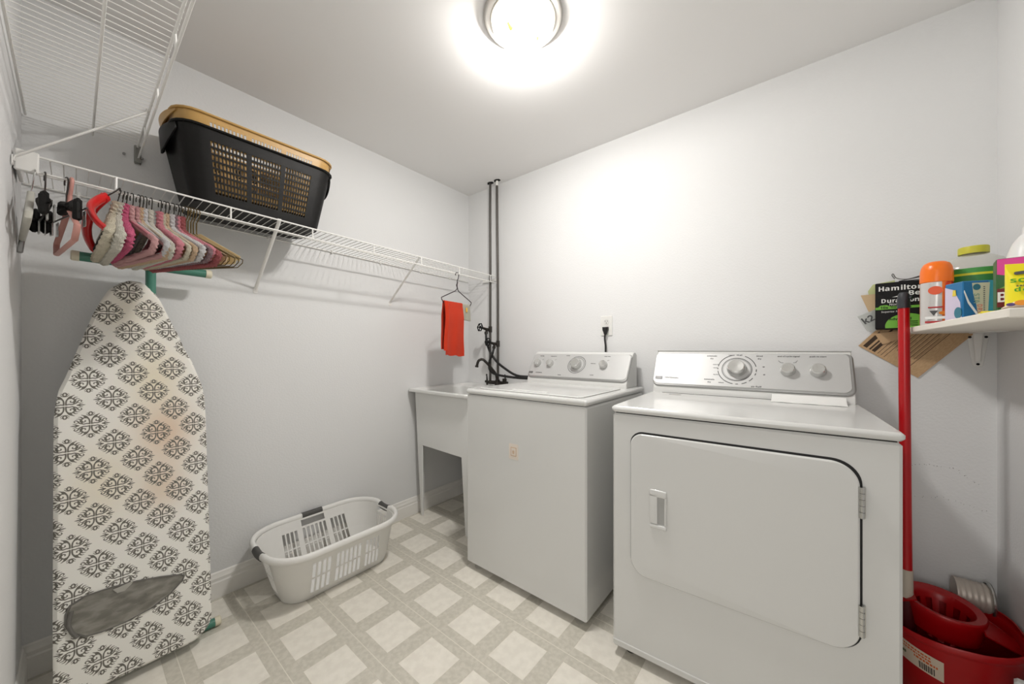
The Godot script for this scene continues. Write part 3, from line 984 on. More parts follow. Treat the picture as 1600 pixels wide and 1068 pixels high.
# ---------------------------------------------------------------- wire shelves
func wire_shelf(o: Node3D, L: float, D: float, lip: float, ups: Array, mids: Array) -> void:
	# local: long side along +x from 0 to L, wall at z = 0, front at z = D, deck at y = 0, lip rod below the front rod
	var m: Material = mats.wire_white
	var rod := MB.new()
	rod.tube([Vector3(0, 0, 0), Vector3(L, 0, 0)], 0.0034, 8)
	var rm := rod.mesh()
	for q in [["front_rod", 0.0, D], ["lip_rod", -lip, D + 0.002], ["back_rod", -0.004, 0.006]]:
		part(q[0], rm, m, o).position = Vector3(0, q[1], q[2])
	for z in mids:
		part("support_rod", rm, m, o).position = Vector3(0, -0.005, z)
	var wire := MB.new()
	wire.tube([Vector3(0, 0.001, 0.002), Vector3(0, 0.001, D - 0.004), Vector3(0, -0.003, D + 0.0035)], 0.0016, 6)
	var wm := wire.mesh()
	var n := int(L / 0.0254)
	for i in n:
		part("deck_wire", wm, m, o).position = Vector3(0.012 + 0.0254 * i, 0, 0)
	var up := MB.new()
	up.tube([Vector3(0, -lip, D + 0.003), Vector3(0, 0, D + 0.001)], 0.0032, 8)
	var um := up.mesh()
	for x in ups:
		part("lip_upright", um, m, o).position = Vector3(x, 0, 0)

func brace(o: Node3D, x: float, D: float, drop: float) -> void:
	var st := MB.new()
	var a := Vector3(x, -0.006, D - 0.004)
	var b := Vector3(x, -drop, 0.006)
	st.tube([a + Vector3(0, 0.012, 0.004), a, b, b + Vector3(0, -0.014, -0.003)], 0.0075, 8, false, 0.45, Vector3.RIGHT)
	var p := part("brace", st, mats.wire_white, o, "", 60.0)
	st = MB.new()
	st.xf = Transform3D(Basis.IDENTITY, Vector3(x, -drop - 0.012, 0.0))
	st.prism(rrect(0.02, 0.03, 0.008, 4), 0.0, 0.003, 0.001)
	st.tube([Vector3(0, 0, 0), Vector3(0, 0, 0.006)], 0.004, 8)
	part("brace_foot", st, mats.wire_white, p)

func shelves() -> void:
	# lower shelf on the left wall: local +x runs away from the camera along -z
	var o := thing("wire_shelf", "long white wire shelf on the left wall, above the ironing board", "wire shelf", Vector3(0.0, 1.70, NZ - 0.004), PI / 2)
	var L := NZ - 0.012
	o.rotation.z = -0.0155
	var ups := []
	for i in 7: ups.append(0.197 + 0.3048 * i)
	wire_shelf(o, L, 0.31, 0.047, ups, [0.15])
	brace(o, 0.672, 0.31, 0.262)
	brace(o, 1.405, 0.31, 0.24)
	var st := MB.new()
	st.box(Vector3(0.0225, -0.022, 0.313), Vector3(0.043, 0.062, 0.012), 0.003)
	st.box(Vector3(0.006, -0.022, 0.24), Vector3(0.008, 0.05, 0.15), 0.002)
	part("end_bracket", st, mats.wire_white, o)
	st = MB.new()
	st.box(Vector3(L - 0.006, -0.022, 0.312), Vector3(0.008, 0.054, 0.008), 0.003)
	st.box(Vector3(L - 0.004, -0.022, 0.24), Vector3(0.005, 0.02, 0.14), 0.002)
	part("end_bracket", st, mats.wire_white, o)
	for x in [0.12, 0.42, 0.72, 1.03, 1.33, 1.64, 1.9]:
		st = MB.new()
		st.box(Vector3(x, -0.003, 0.006), Vector3(0.012, 0.022, 0.011), 0.004)
		st.tube([Vector3(x, -0.010, 0.010), Vector3(x, -0.010, 0.0135)], 0.003, 8)
		part("wall_clip", st, mats.wire_white, o)
	# upper shelf on the doorway wall: local +x along -x, so turn by PI
	o = thing("wire_shelf", "upper white wire shelf high over the doorway wall, running toward the viewer", "wire shelf", Vector3(1.9, 1.937, NZ - 0.002), PI)
	ups = []
	for i in 6: ups.append(0.16 + 0.3048 * i)
	wire_shelf(o, 1.892, 0.272, 0.045, ups, [0.155])
	brace(o, 1.9 - 0.345, 0.268, 0.262)
	brace(o, 0.4, 0.268, 0.262)
	st = MB.new()
	st.box(Vector3(1.8965, -0.03, 0.272), Vector3(0.006, 0.075, 0.02), 0.003)
	st.tube([Vector3(1.88, -0.056, 0.274), Vector3(1.894, -0.056, 0.274)], 0.009, 10)
	part("end_clip", st, mats.silver_band, o, "small metal end clip")
	for z in [0.285, 0.235]:
		st = MB.new()
		st.tube([Vector3(1.892, -0.04, z), Vector3(1.8995, -0.04, z)], 0.0045, 8)
		part("screw", st, mats.knob_side, o)

# ---------------------------------------------------------------- baskets
func ring_us(sides: Array, corner := 6) -> Array:
	# sides: four [fractions, holes]; returns [us, holes by index]
	var us := []
	var holes := {}
	for k in 4:
		var s: Array = sides[k]
		for i in s[0].size():
			if s[1].has(i):
				holes[us.size()] = k
			us.append(k * 2.0 + s[0][i])
		for i in corner:
			us.append(k * 2.0 + 1.0 + float(i) / corner)
	return [us, holes]

func slot_rows(y0: float, y1: float, rows: int, share: float) -> Array:
	# fractions of the height with hole rows between solid ones; returns [vs, hole rows]
	var vs := [0.0]
	var holes := {}
	var w := (y1 - y0) / (rows + (rows - 1) * share)
	var f := y0
	for k in rows:
		vs.append(f)
		holes[vs.size() - 1] = true
		vs.append(f + w)
		f += w * (1.0 + share)
	vs.append(1.0)
	return [vs, holes]

func mesh_basket(o: Node3D, m: Material, lift: float) -> void:
	var long := side_breaks([[0.06, 0.335, 10], [0.38, 0.635, 10], [0.68, 0.93, 10]], 0.6)
	var short := [[0.0, 0.5], {}]
	var ru := ring_us([long, short, long, short], 5)
	var rv := slot_rows(0.14, 0.84, 8, 0.36) if lift < 0.01 else slot_rows(0.14, 0.912, 9, 0.36)
	var fn := func(u: float, w: float) -> Vector3:
		var e := w
		var p := ring_at(u, lerpf(0.228, 0.282, e), lerpf(0.128, 0.160, e), lerpf(0.05, 0.07, e))
		return Vector3(p.x, 0.272 * w + lift, p.y)
	var st := MB.new()
	st.shell(fn, ru[0], rv[0], func(i, j): return ru[1].has(i) and rv[1].has(j), 0.0028, true)
	part("body", st, m, o, "", 30.0)
	st = MB.new()
	var rim := []
	for u in ru[0]:
		var p := ring_at(u, 0.286, 0.164, 0.072)
		rim.append(Vector3(p.x, 0.273 + lift, p.y))
	st.tube(rim, 0.0045, 8, true)
	part("rim", st, m, o)
	st = MB.new()
	st.prism_y(rrect(0.25, 0.45, 0.05, 6), lift, lift + 0.004)
	part("base", st, m, o)
	for s in [1.0, -1.0]:
		st = MB.new()
		var hf := func(u: float, w: float) -> Vector3:
			var a := lerpf(-1.0, 1.0, u)
			var out := 1.0 - a * a
			return Vector3(a * 0.125 * s, 0.270 + lift - (0.075 if lift < 0.01 else 0.024) * w * (0.35 + 0.65 * out) + 0.004 * out * (1.0 - w), s * (0.276 + 0.028 * out * (1.0 - 0.25 * w)))
		var us := []; var vs := []
		for i in 17: us.append(i / 16.0)
		for i in 5: vs.append(1.0 - i / 4.0)
		st.shell(hf, us, vs, func(_i, _j): return false, 0.004, false)
		part("handle", st, m, o, "", 60.0)

func baskets() -> void:
	var at := Vector3(0.172, 1.6935, 1.489)
	var o := thing("laundry_basket", "black plastic slotted laundry basket on the long wire shelf", "basket", at)
	mesh_basket(o, mats.black_plastic, 0.0)
	o = thing("laundry_basket", "tan plastic laundry basket nested inside the black one on the shelf", "basket", at + Vector3(0, 0.0, 0))
	mesh_basket(o, mats.tan_plastic, 0.048)
	# white basket on the floor
	o = thing("laundry_basket", "white oval laundry basket with grey grips standing on the floor by the baseboard", "basket", Vector3(0.236, 0, 1.188))
	var q := side_breaks([[0.0, 0.25, 4], [0.33, 0.70, 6], [0.78, 1.0, 4]], 0.55)
	var short := side_breaks([[0.12, 0.88, 5]], 0.9)
	var ru := ring_us([q, short, q, short], 7)
	var rv := slot_rows(0.13, 0.80, 2, 0.09)
	var hl := 0.302; var hw := 0.214
	var rad := func(e: float) -> float: return lerpf(0.085, 0.135, e)
	var fn := func(u: float, w: float) -> Vector3:
		var e := 1.0 - (1.0 - w) * (1.0 - w) if w < 0.25 else lerpf(0.4375, 1.0, (w - 0.25) / 0.75)
		e = lerpf(w, e, 0.35)
		var p := ring_at(u, lerpf(0.25, hl - 0.012, e), lerpf(0.122, hw - 0.012, e), rad.call(e))
		return Vector3(p.x - 0.012 * (1.0 - w), 0.004 + 0.238 * w, p.y - 0.025 * (1.0 - w))
	var ends: Dictionary = ru[1].duplicate()
	var st := MB.new()
	# the long wall side leaves an opening under its grip in the top band
	rv[0][rv[0].size() - 1] = 0.965
	rv[0].append(1.0)
	rv[0].insert(rv[0].size() - 2, 0.84)
	var last: int = rv[0].size() - 3
	st.shell(fn, ru[0], rv[0], func(i, j): return (ends.has(i) and rv[1].has(j)) or (j == last and ((ru[0][i] > 4.32 and ru[0][i] < 4.66) or (ru[0][i] > 2.1 and ru[0][i] < 2.85) or (ru[0][i] > 6.1 and ru[0][i] < 6.85))), 0.003, true)
	part("body", st, mats.basket_white, o, "", 35.0)
	st = MB.new()
	st.xf.origin.y = 0.003
	st.xf.origin += Vector3(-0.012, 0, -0.025)
	st.prism_y(rrect(0.244, 0.5, 0.085, 8), 0.0, 0.004)
	part("base", st, mats.basket_white, o)
	st = MB.new()
	var rim := []
	for k in 4:
		for i in 8: rim.append(k * 2.0 + i / 8.0)
		for i in 8: rim.append(k * 2.0 + 1.0 + i / 8.0)
	var path := func(u: float) -> Vector3:
		var p := ring_at(u, hl, hw, 0.145)
		var dip := 0.0
		var f := fmod(u, 2.0)
		if f < 1.0 and int(u / 2.0) % 2 == 1:
			dip = -0.012 * sin(PI * f)
		return Vector3(p.x, 0.247 + dip, p.y)
	st.tube(rim.map(func(u): return path.call(u)), 0.0155, 12, true, 0.75)
	part("rim", st, mats.basket_white, o, "", 60.0)
	for g in [[2.18, 2.82], [4.34, 4.66], [6.18, 6.82]]:
		st = MB.new()
		var pts := []
		for i in 9: pts.append(path.call(lerpf(g[0], g[1], i / 8.0)))
		st.tube(pts, 0.018, 12, false, 0.8)
		part("grip", st, mats.grip_grey, o, "grey rubber grip")

# ---------------------------------------------------------------- ironing board
func damask_stamp(size: int) -> Image:
	var big := size * 3
	var im := Image.create(big, big, false, Image.FORMAT_RGBA8)
	im.fill(Color(0.42, 0.405, 0.375, 0.0))
	var ink := Color(0.42, 0.405, 0.375, 1.0)
	var strokes := []
	# each stroke: points in the right upper quadrant (x right, y up), widths at both ends; mirrored four ways
	strokes.append([[[0.05, 0.07], [0.055, 0.25], [0.10, 0.42], [0.24, 0.53], [0.40, 0.48], [0.46, 0.34], [0.37, 0.22], [0.27, 0.26], [0.28, 0.33]], 0.058, 0.04])
	strokes.append([[[0.05, 0.07], [0.20, 0.10], [0.36, 0.08], [0.44, 0.13]], 0.055, 0.05])
	strokes.append([[[0.40, 0.10], [0.55, 0.16], [0.64, 0.30], [0.74, 0.36], [0.82, 0.30], [0.78, 0.22]], 0.055, 0.035])
	strokes.append([[[0.44, 0.20], [0.52, 0.30], [0.50, 0.40]], 0.07, 0.03])
	strokes.append([[[0.60, 0.0], [0.70, 0.05], [0.80, 0.12], [0.88, 0.14]], 0.05, 0.018])
	strokes.append([[[0.66, 0.0], [0.84, 0.02], [1.0, 0.0]], 0.05, 0.014])
	strokes.append([[[0.56, 0.18], [0.66, 0.20], [0.74, 0.14]], 0.045, 0.018])
	strokes.append([[[0.46, 0.38], [0.58, 0.46], [0.72, 0.46]], 0.06, 0.016])
	strokes.append([[[0.40, 0.47], [0.50, 0.58], [0.62, 0.58]], 0.065, 0.016])
	strokes.append([[[0.26, 0.53], [0.34, 0.66], [0.46, 0.74]], 0.085, 0.018])
	strokes.append([[[0.14, 0.48], [0.22, 0.62], [0.32, 0.68]], 0.07, 0.02])
	strokes.append([[[0.0, 0.66], [0.10, 0.80], [0.0, 0.95]], 0.05, 0.05])
	strokes.append([[[0.0, 0.66], [0.12, 0.68], [0.22, 0.78]], 0.05, 0.016])
	strokes.append([[[0.05, 0.84], [0.14, 0.84], [0.20, 0.86]], 0.04, 0.014])
	for s in strokes:
		var pts: Array = s[0]
		var c := Curve2D.new()
		for i in pts.size():
			var a: Array = pts[maxi(i - 1, 0)]
			var b: Array = pts[mini(i + 1, pts.size() - 1)]
			var d := Vector2(b[0] - a[0], b[1] - a[1]) / 6.0
			c.add_point(Vector2(pts[i][0], pts[i][1]), -d, d)
		var steps := 16 * pts.size()
		for k in steps + 1:
			var f := float(k) / steps * (pts.size() - 1)
			var p := c.sample(mini(int(f), pts.size() - 2), f - mini(int(f), pts.size() - 2))
			var w: float = lerpf(s[1], s[2], float(k) / steps) * big * 0.33
			for sx in [-1, 1]:
				for sy in [-1, 1]:
					var q := Vector2(big * 0.5 + sx * p.x * big * 0.49, big * 0.5 - sy * p.y * big * 0.53)
					for yy in range(int(q.y - w), int(q.y + w) + 2):
						var h := w * w - (yy - q.y) * (yy - q.y)
						if h > 0.0 and yy >= 0 and yy < big:
							var hw2 := sqrt(h)
							var xa := clampi(int(q.x - hw2), 0, big - 1)
							var xb := clampi(int(q.x + hw2), 0, big - 1)
							im.fill_rect(Rect2i(xa, yy, xb - xa + 1, 1), ink)
	im.resize(size, size, Image.INTERPOLATE_LANCZOS)
	return im

func board_cloth() -> ImageTexture:
	# 0.44 x 1.44 metres at 1400 pixels a metre; u runs toward -z, v downwards
	var W := 616; var H := 2016
	var small := Image.create(44, 144, false, Image.FORMAT_RGBA8)
	for y in 144:
		for x in 44:
			var c := Color(0.94, 0.93, 0.905)
			var px := x / 100.0; var py := y / 100.0
			for b in [[0.285, 0.60, 0.075, 0.115, Color(0.86, 0.745, 0.64), 0.75], [0.275, 0.80, 0.06, 0.09, Color(0.86, 0.76, 0.66), 0.6], [0.26, 0.40, 0.07, 0.12, Color(0.89, 0.84, 0.72), 0.6], [0.13, 0.75, 0.08, 0.13, Color(0.90, 0.84, 0.72), 0.45], [0.20, 0.15, 0.09, 0.09, Color(0.89, 0.85, 0.75), 0.4]]:
				var d := Vector2((px - b[0]) / b[2], (py - b[1]) / b[3]).length_squared()
				c = c.lerp(b[4], b[5] * exp(-d))
			small.set_pixel(x, y, c)
	small.resize(W, H, Image.INTERPOLATE_CUBIC)
	var stamp := damask_stamp(124)
	var tw := stamp.get_size()
	for r in range(-14, 19):
		for k in range(-4, 5):
			# lattice in the cloth: columns 0.105 apart, half drop 0.076; a row tilts by 0.0145 per column
			var du := 0.0505 * r
			var dz := 0.172 + 0.1045 * k + 0.0515 * (absi(r) % 2) + 0.0022 * r
			var y := 1.40 - 1.189 + 0.0765 * r - 0.0075 * (2 * k + (absi(r) % 2))
			var p := Vector2i(int(dz * 1400 + 0.032 * 1400) - tw.x / 2, int((y + 0.02) * 1400) - tw.y / 2)
			if p.x > -tw.x and p.y > -tw.y and p.x < W and p.y < H:
				small.blend_rect(stamp, Rect2i(Vector2i.ZERO, tw), p)
	return ImageTexture.create_from_image(small)

func ironing() -> void:
	var lean := atan2(0.18, 1.3)
	# local frame: x toward -z of the room (right in the photo), y up the board, z out toward the room
	var zc := 1.849
	var o := thing("ironing_board", "ironing board in a grey and cream damask cover, standing on end against the wall", "ironing board", Vector3(0.314, 0.0, zc))
	var up := Vector3(-sin(lean), cos(lean), 0)
	var out := Vector3(cos(lean), sin(lean), 0)
	var B := Basis(Vector3(0, 0, -1), up, out)
	var T := Transform3D(B, Vector3.ZERO)
	# outline: local x = zc - z, y = height / cos(lean)
	var left := [[-0.190, 0.90], [-0.186, 0.95], [-0.180, 0.995], [-0.167, 1.034], [-0.152, 1.088], [-0.137, 1.143], [-0.123, 1.192], [-0.107, 1.25], [-0.091, 1.295], [-0.069, 1.346], [-0.041, 1.375]]
	var pl := PackedVector2Array()
	var k := 1.0 / cos(lean)
	var rt := [[0.189, 0.11], [0.190, 0.30], [0.190, 0.60], [0.190, 0.85], [0.188, 0.929], [0.182, 0.979], [0.170, 1.021], [0.153, 1.079], [0.132, 1.128], [0.115, 1.185], [0.095, 1.233], [0.079, 1.28], [0.065, 1.319], [0.041, 1.366], [0.012, 1.386], [-0.015, 1.388]]
	for p in rt: pl.append(Vector2(p[0], p[1] * k))
	left.reverse()
	for p in left: pl.append(Vector2(p[0], p[1] * k))
	pl.append(Vector2(-0.190, 0.6 * k)); pl.append(Vector2(-0.190, 0.3 * k)); pl.append(Vector2(-0.189, 0.11 * k))
	for i in 7:
		var a := PI + PI / 2 * i / 6.0
		pl.append(Vector2(-0.119 + cos(a) * 0.07, (0.105 + sin(a) * 0.07) * k))
	for i in 7:
		var a := -PI / 2 + PI / 2 * i / 6.0
		pl.append(Vector2(0.119 + cos(a) * 0.07, (0.105 + sin(a) * 0.07) * k))
	var st := MB.new()
	st.xf = T
	st.prism(pl, -0.028, 0.0, 0.009)
	# cloth coordinates follow the board's own axes
	var Ti := T.affine_inverse()
	for i in st.v.size():
		var l := Ti * st.v[i]
		st.t[i] = Vector2((l.x + 0.188 + 0.032) / 0.44, (1.42 * k - l.y) / 1.44)
	var cloth := mat("damask_cloth", Color.WHITE, 0.85, 0.0, {"albedo_texture": board_cloth(), "texture_repeat": false, "rim_enabled": true, "rim": 0.15})
	part("cover", st, cloth, o, "cream cover printed with grey damask medallions", 45.0)
	# iron rest pocket
	var poly := []
	for p in [[0.296, 2.013], [0.318, 2.005], [0.331, 1.975], [0.330, 1.92], [0.322, 1.86], [0.308, 1.80], [0.290, 1.745], [0.283, 1.737], [0.270, 1.742], [0.240, 1.775], [0.216, 1.825], [0.205, 1.885], [0.204, 1.94], [0.210, 1.975], [0.235, 2.003], [0.265, 2.014]]:
		poly.append(Vector2(zc - p[1], p[0] * k))
	var c := Vector2(-0.03, 0.265 * k)
	st = MB.new()
	st.xf = T
	var n := poly.size()
	var rings2 := [1.0, 0.97, 0.9, 0.6, 0.3]
	var hs := [0.0005, 0.005, 0.0035, 0.0065, 0.0055]
	for r in 4:
		for i in n:
			var a: Vector2 = poly[i]; var b: Vector2 = poly[(i + 1) % n]
			var f := func(p: Vector2, q: int) -> Vector3:
				var w: Vector2 = c + (p - c) * rings2[q]
				return Vector3(w.x, w.y, hs[q] + (0.0012 * sin(w.x * 130.0 + w.y * 210.0) if q > 1 else 0.0))
			st.quad(f.call(b, r), f.call(a, r), f.call(a, r + 1), f.call(b, r + 1))
	for i in n:
		var a: Vector2 = c + (poly[i] - c) * 0.3; var b: Vector2 = c + (poly[(i + 1) % n] - c) * 0.3
		st.tri(Vector3(c.x, c.y, 0.006), Vector3(b.x, b.y, 0.0055), Vector3(a.x, a.y, 0.0055))
	var silver := noise_tex(21, 0.012, Color(0.44, 0.43, 0.40), Color(0.585, 0.575, 0.545))
	var pk := part("iron_rest_pocket", st, mat("silver_cloth", Color.WHITE, 0.5, 0.15, {"albedo_texture": silver, "uv1_triplanar": true, "uv1_scale": Vector3(2.2, 5.0, 2.2)}), o, "grey silvered iron rest patch", 50.0)
	st = MB.new()
	st.xf = T
	var hem := []
	for p in poly: hem.append(Vector3(p.x, p.y, 0.003))
	st.tube(hem, 0.0028, 6, true)
	part("hem", st, mat("hem_grey", Color(0.42, 0.41, 0.39), 0.7), pk)
	st = MB.new()
	st.xf = T
	var fold := []
	for p in [[0.216, 1.995], [0.238, 2.006], [0.262, 2.0125], [0.285, 2.01], [0.30, 2.006]]: fold.append(Vector3(zc - p[1] + 0.004, p[0] * k, 0.006))
	st.tube(fold, 0.005, 8)
	part("hem_fold", st, mats.hem_grey, pk)
	st = MB.new()
	st.xf = T
	var tag := PackedVector2Array([Vector2(zc - 1.915, 0.322 * k), Vector2(zc - 1.905, 0.307 * k), Vector2(zc - 1.888, 0.306 * k), Vector2(zc - 1.872, 0.320 * k), Vector2(zc - 1.868, 0.328 * k)])
	st.prism(tag, 0.006, 0.008)
	part("stitched_tab", st, mat("tab_grey", Color(0.66, 0.65, 0.62), 0.6), pk)
	# folded leg behind the board: stem, top foot bar, floor foot bar
	var g: Material = mats.green_paint
	st = MB.new()
	st.tube([Vector3(-0.205, 1.452, -0.04), Vector3(-0.205, 1.20, -0.04), Vector3(-0.175, 0.6, -0.04), Vector3(-0.125, 0.05, -0.04)], 0.015, 12)
	part("leg_stem", st, g, o)
	for q in [[Vector3(-0.205, 1.448, -0.224), Vector3(-0.205, 1.455, 0.156)], [Vector3(-0.1, 0.0185, -0.233), Vector3(-0.1, 0.0185, 0.15)]]:
		var d: Vector3 = (q[1] - q[0]).normalized()
		st = MB.new()
		st.tube([q[0] + d * 0.012, q[1] - d * 0.012], 0.0165, 16)
		var bar := part("foot_bar", st, g, o, "green foot bar")
		for e in [[q[0], d], [q[1], -d]]:
			st = MB.new()
			st.tube([e[0], e[0] + e[1] * 0.003, e[0] + e[1] * 0.02], [0.014, 0.0178, 0.0178], 16)
			part("end_cap", st, mats.cream_cap, bar, "cream end cap")

# ---------------------------------------------------------------- hangers
func hook_pts(drop: float, r := 0.0) -> Array:
	# from the neck (y = -drop) up and over the rod, whose top is the origin, in the x-y plane
	var R := 0.016
	var o := [Vector3(0, -drop, 0), Vector3(0.001, -0.05, 0), Vector3(0.010, -0.036, 0)]
	o = o + arc_pts(Vector3(0, -R + 0.003, 0), Vector3(R, 0, 0), Vector3(0, R, 0), -0.5, PI + 0.35, 10)
	return o

func hang(o: Node3D, z: float, yaw: float, tilt := 0.0) -> void:
	var s := (NZ - z) * 0.0155
	o.position = Vector3(0.312, 1.6565 - s, z)
	o.rotation = Vector3(tilt, yaw, 0)

func bumpy(pts: Array, r: float, step: float) -> Array:
	# resample and give the yarn its wound bumps: [points, radii]
	var c := Curve3D.new()
	for p in pts: c.add_point(p)
	var L := c.get_baked_length()
	var n := int(L / (step / 4.0))
	var P := []; var R := []
	for i in n + 1:
		P.append(c.sample_baked(L * i / n))
		R.append(r * (0.84 + 0.24 * absf(sin(PI * i / 4.0))) * (0.45 if i == 0 or i == n else 1.0))
	return [P, R]

func tri_path(half: float, neck: float, drop: float, base: float, rc := 0.022) -> Array:
	# closed hanger outline in x-y: neck, shoulders, rounded ends, bottom bar
	var o := [Vector3(0, -neck, 0)]
	for s in [1.0, -1.0]:
		var e := Vector3(half * s, -drop, 0)
		var pts := [Vector3(half * 0.12 * s, -neck - 0.018, 0), e + Vector3(-rc * 1.6 * s, rc * 0.75, 0), e, e + Vector3(-0.002 * s, -rc * 0.55, 0), e + Vector3(-rc * s, -(base - drop), 0)]
		if s < 0: pts.reverse()
		o.append_array(pts)
	return o

func yarn_hanger(called: String, label: String, z: float, yaw: float, m: Material, half: float, base: float, fat: float, trim: Material = null, tilt := 0.0) -> void:
	var o := thing(called, label, "hanger", Vector3.ZERO, 0.0, "hangers on the wire shelf rail")
	hang(o, z, yaw, tilt)
	var st := MB.new()
	st.tube(hook_pts(0.075), 0.0016, 6)
	part("hook", st, mat("hook_wire", Color(0.25, 0.24, 0.22), 0.35, 0.8), o)
	st = MB.new()
	var path := tri_path(half, 0.088, base - 0.034, base)
	path.append(path[0])
	var b := bumpy(path, fat, 0.012)
	st.tube(b[0], b[1], 14, false, 1.0, Vector3.ZERO, 0.16)
	var body := part("yarn_cover", st, m, o, "", 60.0)
	st = MB.new()
	b = bumpy([Vector3(0, -0.036, 0), Vector3(0, -0.1, 0)], fat * 0.95, 0.012)
	st.tube(b[0], b[1], 14, false, 1.0, Vector3.ZERO, 0.16)
	part("neck_wrap", st, m, body, "", 60.0)
	if trim:
		for s in [1.0, -1.0]:
			st = MB.new()
			b = bumpy([Vector3(0.012 * s, -0.10, 0.004), Vector3(half * 0.85 * s, -(base - 0.048), 0.004)], fat * 0.55, 0.02)
			st.tube(b[0].map(func(p): return p + Vector3(0, fat * 0.6, 0)), b[1], 6)
			part("trim_yarn", st, trim, body, "", 60.0)

func yarn(key: String, c: Color) -> Material:
	return mat("yarn_" + key, c, 0.9, 0.0, {"heightmap_enabled": true, "heightmap_texture": bump_tex(31, 0.12, 256), "heightmap_scale": 0.5, "uv1_triplanar": true, "uv1_scale": Vector3(14, 14, 14), "rim_enabled": true, "rim": 0.4, "backlight_enabled": true, "backlight": Color(c.r * 0.45, c.g * 0.45, c.b * 0.45)})

func hangers() -> void:
	# clear plastic hanger nearest the corner
	var o := thing("hanger", "frosted clear plastic hanger at the corner end of the rail", "hanger", Vector3.ZERO, 0.0, "hangers on the wire shelf rail")
	hang(o, 2.07, 0.08, -0.1)
	var st := MB.new()
	st.tube(hook_pts(0.07), 0.0018, 6)
	part("hook", st, mats.steel, o)
	st = MB.new()
	var fr := tri_path(0.17, 0.066, 0.165, 0.185)
	st.tube(fr, 0.007, 8, true, 0.6, Vector3.BACK)
	part("frame", st, mat("frosted", Color(0.82, 0.81, 0.77, 0.82), 0.35, 0.0, {"transparency": BaseMaterial3D.TRANSPARENCY_ALPHA}), o, "", 60.0)
	for s in [-1.0]:
		st = MB.new()
		st.box(Vector3(0.15 * s, -0.2, 0), Vector3(0.022, 0.05, 0.012), 0.003)
		part("clip", st, mats.knob_side, o, "grey metal clip")
	# two skirt hangers with black clips
	for q in [[2.052, 0.10, "black skirt hanger with metal clips beside the clear hanger"], [2.012, 0.24, "black skirt hanger with a tall dark hook beside the pale pink hanger"]]:
		o = thing("skirt_hanger", q[2], "hanger", Vector3.ZERO, 0.0, "hangers on the wire shelf rail")
		hang(o, q[0], q[1])
		st = MB.new()
		st.tube(hook_pts(0.085), 0.0021, 6)
		part("hook", st, mat("dark_steel", Color(0.33, 0.32, 0.31), 0.3, 0.85), o)
		st = MB.new()
		st.tube([Vector3(-0.16, -0.118, 0), Vector3(0.16, -0.118, 0)], 0.0022, 6)
		part("bar", st, mats.dark_steel, o)
		st = MB.new()
		st.box(Vector3(0, -0.094, 0), Vector3(0.085, 0.03, 0.022), 0.007)
		st.tube([Vector3(-0.045, -0.10, 0.0), Vector3(0, -0.086, 0.004), Vector3(0.045, -0.10, 0.0)], [0.009, 0.014, 0.009], 10)
		part("yoke", st, mats.black_plastic, o, "black plastic yoke")
		for s in [1.0, -1.0]:
			st = MB.new()
			st.box(Vector3(0.115 * s, -0.105, 0.010), Vector3(0.05, 0.034, 0.016), 0.006)
			st.box(Vector3(0.135 * s, -0.125, 0.012), Vector3(0.018, 0.06, 0.018), 0.006)
			var cl := part("clip", st, mats.black_plastic, o, "black plastic clip")
			st = MB.new()
			st.box(Vector3(0.112 * s, -0.14, 0.004), Vector3(0.020, 0.046, 0.004), 0.001)
			st.box(Vector3(0.112 * s, -0.14, -0.008), Vector3(0.020, 0.046, 0.003), 0.001)
			part("clip_jaw", st, mats.steel, cl)
	# pale pink child's hanger
	o = thing("hanger", "pale pink flat plastic hanger between the black clips and the red hanger", "hanger", Vector3.ZERO, 0.0, "hangers on the wire shelf rail")
	hang(o, 2.002, 0.12, -0.06)
	var pk := mat("pale_pink", Color(0.80, 0.58, 0.54), 0.4)
	st = MB.new()
	st.tube(hook_pts(0.08), 0.0045, 8)
	st.tube([Vector3(0, -0.05, 0), Vector3(0, -0.09, 0)], 0.0055, 8)
	part("hook", st, pk, o, "", 60.0)
	st = MB.new()
	st.tube(tri_path(0.175, 0.085, 0.175, 0.215), 0.007, 8, true, 0.55, Vector3.BACK)
	part("frame", st, pk, o, "", 60.0)
	# big red contoured hanger, swung out to the left
	o = thing("hanger", "glossy red contoured suit hanger with a black trouser bar", "hanger", Vector3.ZERO, 0.0, "hangers on the wire shelf rail")
	var hp := Vector3(0.312, 1.6565, 1.903)
	o.position = hp
	var W := func(a: Array) -> Array: return a.map(func(p): return p - hp)
	st = MB.new()
	st.tube(smooth(W.call([Vector3(0.296, 1.645, 1.902), Vector3(0.305, 1.661, 1.900), Vector3(0.318, 1.661, 1.902), Vector3(0.324, 1.648, 1.910), Vector3(0.31, 1.624, 1.934)]), 5), 0.0022, 6)
	part("hook", st, mats.dark_steel, o)
	st = MB.new()
	st.tube(smooth(W.call([Vector3(0.306, 1.628, 1.930), Vector3(0.335, 1.600, 1.951), Vector3(0.385, 1.560, 1.965), Vector3(0.44, 1.512, 1.955), Vector3(0.485, 1.474, 1.930)]), 6), 0.0135, 14, false, 0.62)
	part("shoulder", st, mats.red_gloss, o, "", 60.0)
	st = MB.new()
	st.tube(smooth(W.call([Vector3(0.312, 1.626, 1.932), Vector3(0.28, 1.588, 1.958), Vector3(0.235, 1.545, 1.970), Vector3(0.185, 1.508, 1.967), Vector3(0.14, 1.480, 1.953)]), 6), 0.0165, 14, false, 0.62)
	part("shoulder", st, mats.red_gloss, o, "", 60.0)
	st = MB.new()
	st.tube(W.call([Vector3(0.155, 1.476, 1.948), Vector3(0.455, 1.474, 1.938)]), 0.0085, 12)
	part("trouser_bar", st, mat("foam_black", Color(0.13, 0.12, 0.115), 0.9), o, "black foam trouser bar")
